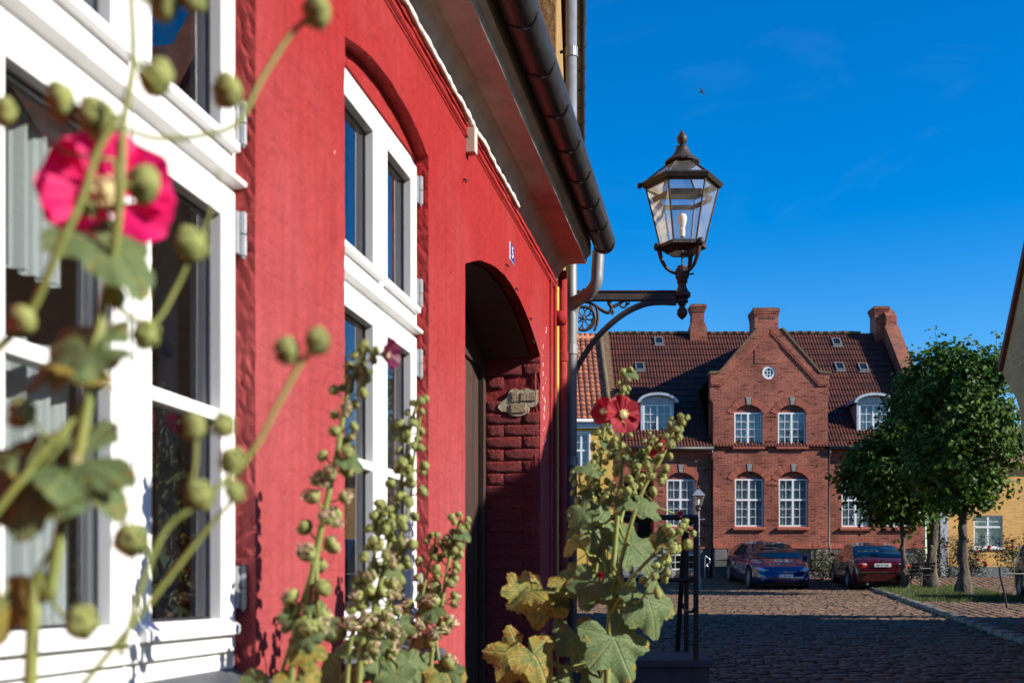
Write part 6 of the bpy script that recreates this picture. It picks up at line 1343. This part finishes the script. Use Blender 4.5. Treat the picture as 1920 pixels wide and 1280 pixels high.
def petal_mesh(seed, m):
    random.seed(seed); nu, nv = 13, 8; mb = MB()
    def P(i, j):
        f = i/(nu-1)*2-1; r = j/(nv-1); an = f*radians(50)*(.35+.65*r**.5); R = r*(1-.10*f*f+.035*cos(f*9+seed)+.03*random.uniform(-1, 1)*(r > .9))
        z = .28*r*r-.14*r**4+.10*r**2*sin(f*6+seed*2)+.05*r*sin(f*13+seed)+.05*f
        return (R*sin(an), R*cos(an), z)
    mb.grid(nu, nv, P); return mb.mesh('petal', m, smooth=True, fix=False)
PETAL = {k: [petal_mesh(q, M[k]) for q in range(3)] for k in ('magenta', 'crimson', 'purple')}
def eye_mesh():
    mb = MB(); mb.lathe([(.06, 0), (.10, .08), (.10, .22), (.06, .30), (.0, .32)], 10, fn=lambda a, z: 1+.2*cos(5*a+z*30)); 
    for k in range(26):
        a = k*2.4; z = .08+.22*k/26; d = V((cos(a), sin(a), .3)).normalized(); c_ = V((0, 0, z))+d*.13; mb.lathe([(.0, -.03), (.03, 0), (.0, .03)], 5, c_)
    return mb.mesh('flower_center', M['pollen'], smooth=True)
EYE = eye_mesh()
CAMV = V((0, 0, 0))
class Plant:
    def __init__(s, label, base):
        s.t = thing('hollyhock', label, 'hollyhock', base, group='hollyhocks along the red house'); s.inv = mw(s.t).inverted(); s.thin = 1.0
    def put(s, nm, me, m): return link(nm, me, s.t, local=s.inv @ m)
    def stem(s, pts, r0, r1, n=6):
        q = smooth_path(pts, n); r0, r1 = r0*s.thin, r1*s.thin; mb = MB(); mb.tube(q, [r0+(r1-r0)*i/(len(q)-1) for i in range(len(q))], 9); mb.build('stem', M['stem'], s.t, smooth=True); return q
    def twig(s, a, b, r):
        mb = MB(); a, b = V(a), V(b); mb.tube([a, a.lerp(b, .5)+V((0, 0, -.15*(b-a).length)), b], [r*1.15, r, r*.9], 6); mb.build('petiole', M['stem'], s.t, smooth=True)
    def pod(s, p, d, r, wilt=False):
        me = random.choice(WILT if wilt else PODS); y = V((random.gauss(0, 1), random.gauss(0, 1), .1)); d = V(d).normalized(); y = y-d*y.dot(d)
        m = frame_m(p, y=y, z=d); return s.put('pod', me, m @ Matrix.Rotation(random.uniform(0, 6), 4, 'Z') @ Matrix.Diagonal((r*random.uniform(.92, 1.08), r*random.uniform(.92, 1.08), r*random.uniform(.78, 1.05), 1)))
    def leaf(s, p, a, size, nrm=(.35, -.75, .5), src=None, me=None, r=.004):
        p = V(p); y = V((cos(radians(a)), -.25, sin(radians(a)))); me = me or random.choice(LEAF)
        if src is not None: s.twig(src, p, r)
        return s.put('leaf', me, frame_m(p, y=y, z=nrm) @ Matrix.Diagonal((size, size, size, 1)))
    def flower(s, p, d, r, kind, open_=1.0, src=None, eye=True):
        p = V(p); d = V(d).normalized(); m = frame_m(p, y=V((.05, .1, 1)), z=d) @ Matrix.Diagonal((r, r, r, 1))
        mb = MB(); mb.lathe([(.03, -.10), (.12, -.08), (.20, .0), (.26, .10)], 10, fn=lambda a, z: 1+.1*cos(5*a)); f = s.put('flower', mb.mesh('flower', M['pod'], smooth=True), m)
        for k in range(5):
            lm = Matrix.Rotation(2*pi*k/5+.3, 4, 'Z') @ Matrix.Rotation((1-open_)*1.25+.06*(k % 2), 4, 'X') @ Matrix.Translation((0, .04, .012*k))
            link('petal', PETAL[kind][k % 3], f, local=lm)
        if eye: link('flower_center', EYE, f, local=Matrix.Diagonal((1.7, 1.7, 1.2, 1)))
        if src is not None: s.twig(src, p-d*r*.1, .0035)
        return f
    def spike(s, path, f0, f1, n, r, wiltto=0.0, side=1.0, leaves=0, shrink=.45, seed=1):
        """pods set round the stem from f0 to f1; those below wiltto are wilted and beige"""
        random.seed(seed); L_ = len(path)-1
        for i in range(n):
            f = f0+(f1-f0)*(i+.4*random.random())/n; k = min(L_-1, int(f*L_)); a = path[k].lerp(path[k+1], f*L_-k); tg = (path[k+1]-path[k]).normalized()
            an = i*2.4+random.uniform(-.4, .4); ex = V((1, 0, 0))-tg*tg.x; ex.normalize(); ey = tg.cross(ex); d = (ex*cos(an)+ey*sin(an)*.8+tg*.45).normalized()
            g = (f-f0)/(f1-f0+1e-6); rr = r*(1-shrink*g)*random.uniform(.85, 1.12); ln = rr*random.uniform(1.7, 2.9)
            e = a+d*ln; s.twig(a, e-d*rr*.8, rr*.16); s.pod(e, d+V((0, -.15, .25)), rr, f < wiltto and random.random() < .8)
            if random.random() < .22:
                e2 = a+(d+V((random.uniform(-.6, .6), random.uniform(-.6, .3), -.5))).normalized()*ln*.9; s.pod(e2, V((d.x, -.4, -.1)), rr*.8, f < wiltto and random.random() < .7); s.twig(a, e2, rr*.13)
            if leaves and random.random() < leaves: s.leaf(e+V((0, 0, -rr)), random.choice((-60, -120, -30, -150)), rr*random.uniform(2.2, 3.6), src=a, r=.0018)
def P(x, y, Y): return px(x, y, Y)
def gbase(x, Y): b = P(x, 1280, Y); b.z = ground(Y); return b
# foreground plant, out of focus, in front of the first window
random.seed(21); Yf = 1.08
A = Plant('blurred foreground hollyhock with the bright magenta flower in front of the near window', gbase(40, Yf))
A.thin = .82
s1 = A.stem([gbase(20, Yf), P(55, 1330, Yf), P(92, 1120, Yf), P(112, 1005, Yf), P(150, 830, Yf), P(178, 670, Yf), P(196, 560, Yf), P(214, 470, Yf-.01), P(226, 360, Yf-.02), P(232, 230, Yf-.02), P(250, 110, Yf-.02), P(242, -60, Yf-.02)], .0088, .0032)
s2 = A.stem([P(-60, 700, Yf-.05), P(10, 640, Yf-.05), P(62, 575, Yf-.05), P(112, 462, Yf-.06), P(155, 370, Yf-.06), P(182, 285, Yf-.06), P(222, 215, Yf-.06)], .0052, .0040)
s3 = A.stem([P(185, 700, Yf), P(140, 780, Yf-.02), P(80, 850, Yf-.03), P(0, 950, Yf-.04), P(-60, 1030, Yf-.04)], .0035, .0045)
s4 = A.stem([P(150, 1290, Yf+.05), P(260, 1155, Yf+.06), P(390, 990, Yf+.08), P(450, 925, Yf+.08)], .0038, .0028)
s5 = A.stem([P(225, 1230, Yf), P(300, 1010, Yf+.02), P(385, 935, Yf+.03), P(470, 850, Yf+.05), P(520, 760, Yf+.06), P(565, 680, Yf+.07), P(590, 655, Yf+.07)], .0034, .0032)
s6 = A.stem([P(232, 240, Yf), P(300, 260, Yf+.02), P(400, 250, Yf+.04), P(450, 225, Yf+.05), P(490, 150, Yf+.06), P(545, 65, Yf+.07), P(585, 30, Yf+.07)], .0030, .0034)
s7 = A.stem([P(205, 560, Yf+.02), P(280, 610, Yf+.03), P(330, 540, Yf+.04), P(360, 470, Yf+.04)], .0034, .0028)
s8 = A.stem([P(178, 690, Yf+.01), P(200, 640, Yf+.02), P(212, 560, Yf+.02), P(222, 470, Yf+.02), P(215, 300, Yf+.02)], .0024, .0022)
s9 = A.stem([P(345, 950, Yf+.03), P(365, 880, Yf+.03), P(368, 815, Yf+.03)], .0030, .0026)
s10 = A.stem([P(410, 320, Yf+.05), P(388, 420, Yf+.05), P(365, 460, Yf+.04)], .0018, .0015)
for x, y, r, dy, w_ in ((8, 210, .016, 0, 0), (112, 192, .020, 0, 0), (182, 222, .022, 0, 0), (292, 146, .021, .02, 0), (425, 172, .019, .04, 0), (268, 346, .021, 0, 0), (360, 457, .020, .04, 0), (216, 556, .013, .02, 0), (275, 628, .017, .03, 0), (38, 772, .017, -.03, 0), (362, 800, .017, .03, 0), (420, 797, .014, .04, 0), (437, 864, .016, .05, 0), (376, 927, .018, .03, 0), (441, 920, .014, .06, 0), (246, 1012, .020, 0, 0), (155, 1166, .019, 0, 0), (537, 658, .016, .07, 0), (597, 640, .016, .07, 0), (592, 22, .019, .07, 0), (305, 4, .022, 0, 0), (360, -6, .018, 0, 0), (45, 600, .015, -.05, 1), (165, 390, .010, 0, 0), (145, 865, .009, 0, 1)):
    d = V((random.choice((-1, 1))*random.uniform(.5, 1), -.5, random.uniform(-.2, .35))); r *= .82; p = P(x, y, Yf+dy); A.pod(p, d, r, bool(w_)); 
    bst = min((q for st_ in (s1, s2, s3, s4, s5, s6, s7, s8, s9) for q in st_), key=lambda q: (q-p).length)
    if (bst-p).length > r*.9: A.twig(bst, p-d.normalized()*r*.7, r*.13)
A.flower(P(200, 372, Yf+.05), (.38, -.95, .18), .062, 'magenta', .95, src=P(228, 380, Yf+.02))
A.leaf(P(190, 450, Yf), -38, .07, (.4, -.55, .75), s1[40], LEAF[2], .002)
A.leaf(P(150, 860, Yf), -160, .085, (.55, -.4, .7), s1[30], LEAF[0], .002); A.leaf(P(130, 880, Yf), -20, .072, (.5, -.45, .7), s1[30], LEAF[1], .002); A.leaf(P(50, 900, Yf-.02), -150, .07, (.6, -.5, .6), s1[28], LEAF[0], .002)
A.leaf(P(170, 655, Yf-.02), -165, .075, (.5, -.4, .8), s1[36], LEAF[1], .002); A.leaf(P(150, 690, Yf-.03), -15, .045, (.4, -.3, .9), None, LEAFY[0]); A.leaf(P(8, 1120, Yf), -80, .05, (.7, -.4, .5), s1[18], LEAFY[0], .002)
# the slim stalk in front of the red pier
B = Plant('slim hollyhock stalk with beige wilted blooms in front of the red pier', gbase(500, 2.35)); Y = 2.35
b1 = B.stem([gbase(520, Y), P(545, 1290, Y), P(572, 1150, Y), P(596, 1020, Y), P(615, 930, Y), P(632, 850, Y), P(645, 770, Y), P(660, 715, Y), P(676, 680, Y), P(690, 648, Y)], .0085, .0035)
B.spike(b1, .14, .99, 38, .0165, .66, leaves=.06, seed=5)
B.flower(P(718, 665, Y-.02), (.85, -.35, -.1), .036, 'purple', .55, src=b1[-2])
B.leaf(P(575, 1215, Y), -75, .055, src=b1[15], me=LEAFY[0]); B.leaf(P(545, 1160, Y), -120, .035, src=b1[16]); B.leaf(P(598, 1165, Y), -60, .035, src=b1[17]); B.leaf(P(590, 1130, Y), -60, .03, src=b1[18]); B.leaf(P(500, 1300, Y), -120, .08, src=b1[9]); B.leaf(P(560, 1275, Y), -60, .07, src=b1[11], me=LEAFY[1])
# stalks in front of the second window
Cc = Plant('tall hollyhock stalk full of green pods in front of the second window', gbase(650, 2.85)); Y = 2.85
c1 = Cc.stem([gbase(655, Y), P(672, 1290, Y), P(700, 1150, Y), P(725, 1040, Y), P(745, 940, Y), P(762, 850, Y), P(772, 790, Y), P(788, 742, Y)], .009, .0035)
c2 = Cc.stem([gbase(640, Y), P(650, 1290, Y), P(680, 1150, Y), P(700, 1050, Y-.03), P(714, 985, Y-.03), P(722, 950, Y-.03)], .007, .0035)
c3 = Cc.stem([c1[20], P(748, 1010, Y), P(770, 930, Y), P(776, 860, Y), P(790, 770, Y)], .0045, .003)
Cc.spike(c1, .17, .98, 38, .0175, .50, leaves=.05, seed=7); Cc.spike(c2, .22, .99, 26, .0170, .62, leaves=.08, seed=8); Cc.spike(c3, .2, .95, 13, .0165, seed=9)
D_ = Plant('short leafy hollyhock at the foot of the second window', gbase(705, 3.0)); Y = 3.0
d1 = D_.stem([gbase(690, Y), P(700, 1290, Y), P(722, 1180, Y), P(738, 1090, Y), P(750, 1040, Y)], .008, .004)
D_.spike(d1, .3, .99, 20, .0175, .7, leaves=.1, seed=11)
for x, y, a, sz, k in ((640, 1265, -110, .13, 0), (705, 1240, -70, .10, 3), (748, 1170, -80, .08, 1), (690, 1190, -140, .07, 2), (770, 1240, -60, .09, 0), (745, 1270, -100, .10, 1), (655, 1215, 190, .06, 2), (735, 1065, -50, .06, 3)):
    D_.leaf(P(x, y, Y+random.uniform(-.1, .1)), a, sz*.72, (random.uniform(.1, .6), -.6, .6), d1[8], LEAF[k], .003)
E_ = Plant('hollyhock with two thin pod stalks casting shadow on the wall left of the gateway', gbase(800, 3.5)); Y = 3.5
e1 = E_.stem([gbase(790, Y), P(805, 1290, Y), P(826, 1150, Y), P(840, 1060, Y), P(852, 1010, Y), P(866, 965, Y)], .008, .0035)
e2 = E_.stem([gbase(770, Y), P(765, 1290, Y), P(780, 1180, Y), P(795, 1100, Y), P(812, 1030, Y), P(818, 1005, Y)], .007, .003)
E_.spike(e1, .22, .98, 28, .0205, .5, leaves=.04, seed=13); E_.spike(e2, .3, .98, 16, .019, .5, leaves=.08, seed=14)
E_.leaf(P(780, 1250, Y), -80, .09, src=e2[9]); E_.leaf(P(830, 1260, Y), -60, .10, src=e1[9], me=LEAFY[0]); E_.leaf(P(800, 1110, Y), -10, .06, src=e2[15], me=LEAF[3]); E_.leaf(P(735, 1250, Y), -120, .09, src=e2[8], me=LEAF[2])
# big plant in front of the stair
G = Plant('big bushy hollyhock with crimson flowers and large lobed leaves before the stair landing', gbase(1150, 4.2)); Y = 4.2
m0 = gbase(1140, Y)
g1 = G.stem([m0, P(1138, 1290, Y), P(1142, 1180, Y), P(1150, 1060, Y), P(1158, 960, Y), P(1165, 880, Y), P(1166, 800, Y), P(1168, 740, Y), P(1172, 690, Y)], .014, .004)
g2 = G.stem([P(1146, 1120, Y), P(1130, 1020, Y+.1), P(1122, 920, Y+.15), P(1130, 830, Y+.15), P(1138, 770, Y+.15)], .009, .004)
g3 = G.stem([P(1146, 1130, Y), P(1175, 1010, Y-.1), P(1205, 920, Y-.1), P(1240, 860, Y-.1), P(1262, 810, Y-.1), P(1282, 778, Y-.1)], .009, .0035)
g4 = G.stem([P(1143, 1160, Y), P(1180, 1090, Y-.15), P(1225, 1040, Y-.15), P(1262, 1010, Y-.15), P(1292, 985, Y-.15)], .0085, .0035)
g5 = G.stem([P(1150, 1060, Y), P(1168, 960, Y+.1), P(1195, 890, Y+.1), P(1208, 850, Y+.1), P(1226, 815, Y+.1)], .007, .0035)
g6 = G.stem([P(1146, 1130, Y), P(1110, 1000, Y+.05), P(1092, 930, Y+.05), P(1085, 885, Y+.05)], .007, .0035)
g7 = G.stem([P(1150, 1060, Y), P(1190, 1130, Y-.2), P(1225, 1085, Y-.2), P(1245, 1062, Y-.2)], .005, .003)
for st_, f0, n, r, sd in ((g1, .50, 30, .0175, 1), (g2, .35, 30, .0175, 2), (g3, .40, 22, .019, 3), (g4, .50, 10, .023, 4), (g5, .3, 22, .0175, 6), (g6, .35, 18, .0175, 7), (g7, .5, 7, .020, 8)): G.spike(st_, f0, .99, n, r, .0, leaves=.10, seed=sd+40)
G.flower(P(1165, 778, Y-.12), (.45, -1, .02), .066, 'crimson', .95, src=g2[-2]); G.flower(P(1136, 772, Y-.02), (-.7, -.7, .2), .052, 'crimson', .8, src=g2[-3])
G.flower(P(1226, 836, Y-.05), (.9, -.35, -.1), .045, 'crimson', .5, src=g5[-2], eye=False); G.flower(P(1217, 852, Y-.0), (.5, -.6, -.3), .028, 'crimson', .35, src=g5[-4], eye=False); G.flower(P(1126, 1080, Y-.1), (0, -.3, 1), .024, 'crimson', .05, src=g1[14], eye=False); G.flower(P(1268, 962, Y-.1), (.9, -.3, .4), .022, 'purple', .05, src=g3[12], eye=False)
for x, y, a, sz, nr, me in ((1112, 985, -75, .175, (.25, -.6, .75), LEAF[0]), (1084, 1012, -150, .09, (.0, -.3, .9), LEAFY[1]), (1128, 1080, -35, .16, (.3, -.8, .5), LEAF[2]), (1112, 1092, -110, .13, (.2, -.8, .5), LEAF[0]), (1078, 1075, -130, .085, (.3, -.5, .8), LEAF[3]),
      (1182, 1022, -40, .15, (.35, -.75, .55), LEAF[1]), (1205, 945, -30, .10, (.3, -.6, .7), LEAF[0]), (1215, 1125, -68, .17, (.35, -.8, .45), LEAF[3]), (1178, 1135, -120, .10, (.3, -.8, .5), LEAFY[0]), (1150, 1195, -62, .20, (.35, -.85, .4), LEAF[0]), (1128, 1205, -115, .14, (.35, -.85, .4), LEAF[2]),
      (1080, 1190, -75, .15, (.4, -.7, .5), LEAF[1]), (1020, 1112, -95, .17, (.4, -.7, .5), LEAFY[0]), (1045, 1110, -40, .09, (.4, -.7, .5), LEAF[3]), (995, 1108, -165, .12, (.1, -.45, .85), LEAFY[1]), (975, 1110, 110, .10, (.4, -.8, .4), LEAFY[0]),
      (975, 1225, -120, .17, (.4, -.75, .5), LEAFY[0]), (1000, 1225, -55, .15, (.4, -.75, .5), LEAFY[1]), (1010, 1205, 20, .11, (.3, -.5, .8), LEAF[2]), (1045, 1275, -80, .14, (.4, -.75, .5), LEAF[0]), (1125, 1270, -80, .14, (.4, -.75, .5), LEAF[3]), (1112, 878, 170, .08, (.2, -.5, .8), LEAF[2]), (1095, 960, -150, .09, (.2, -.5, .8), LEAF[1]), (1190, 1090, -80, .13, (.3, .2, .9), LEAF[2]), (1168, 1000, -70, .10, (.5, -.4, .7), LEAF[1])):
    src = min(g1+g4+g6+g7, key=lambda q: abs((q-P(x, y, Y)).length-.10)); G.leaf(P(x, y, Y+random.uniform(-.22, .08)), a, sz*.88, nr, src, me, .0045)
for o in LOCALS:
    if '_loc' in o: del o['_loc']
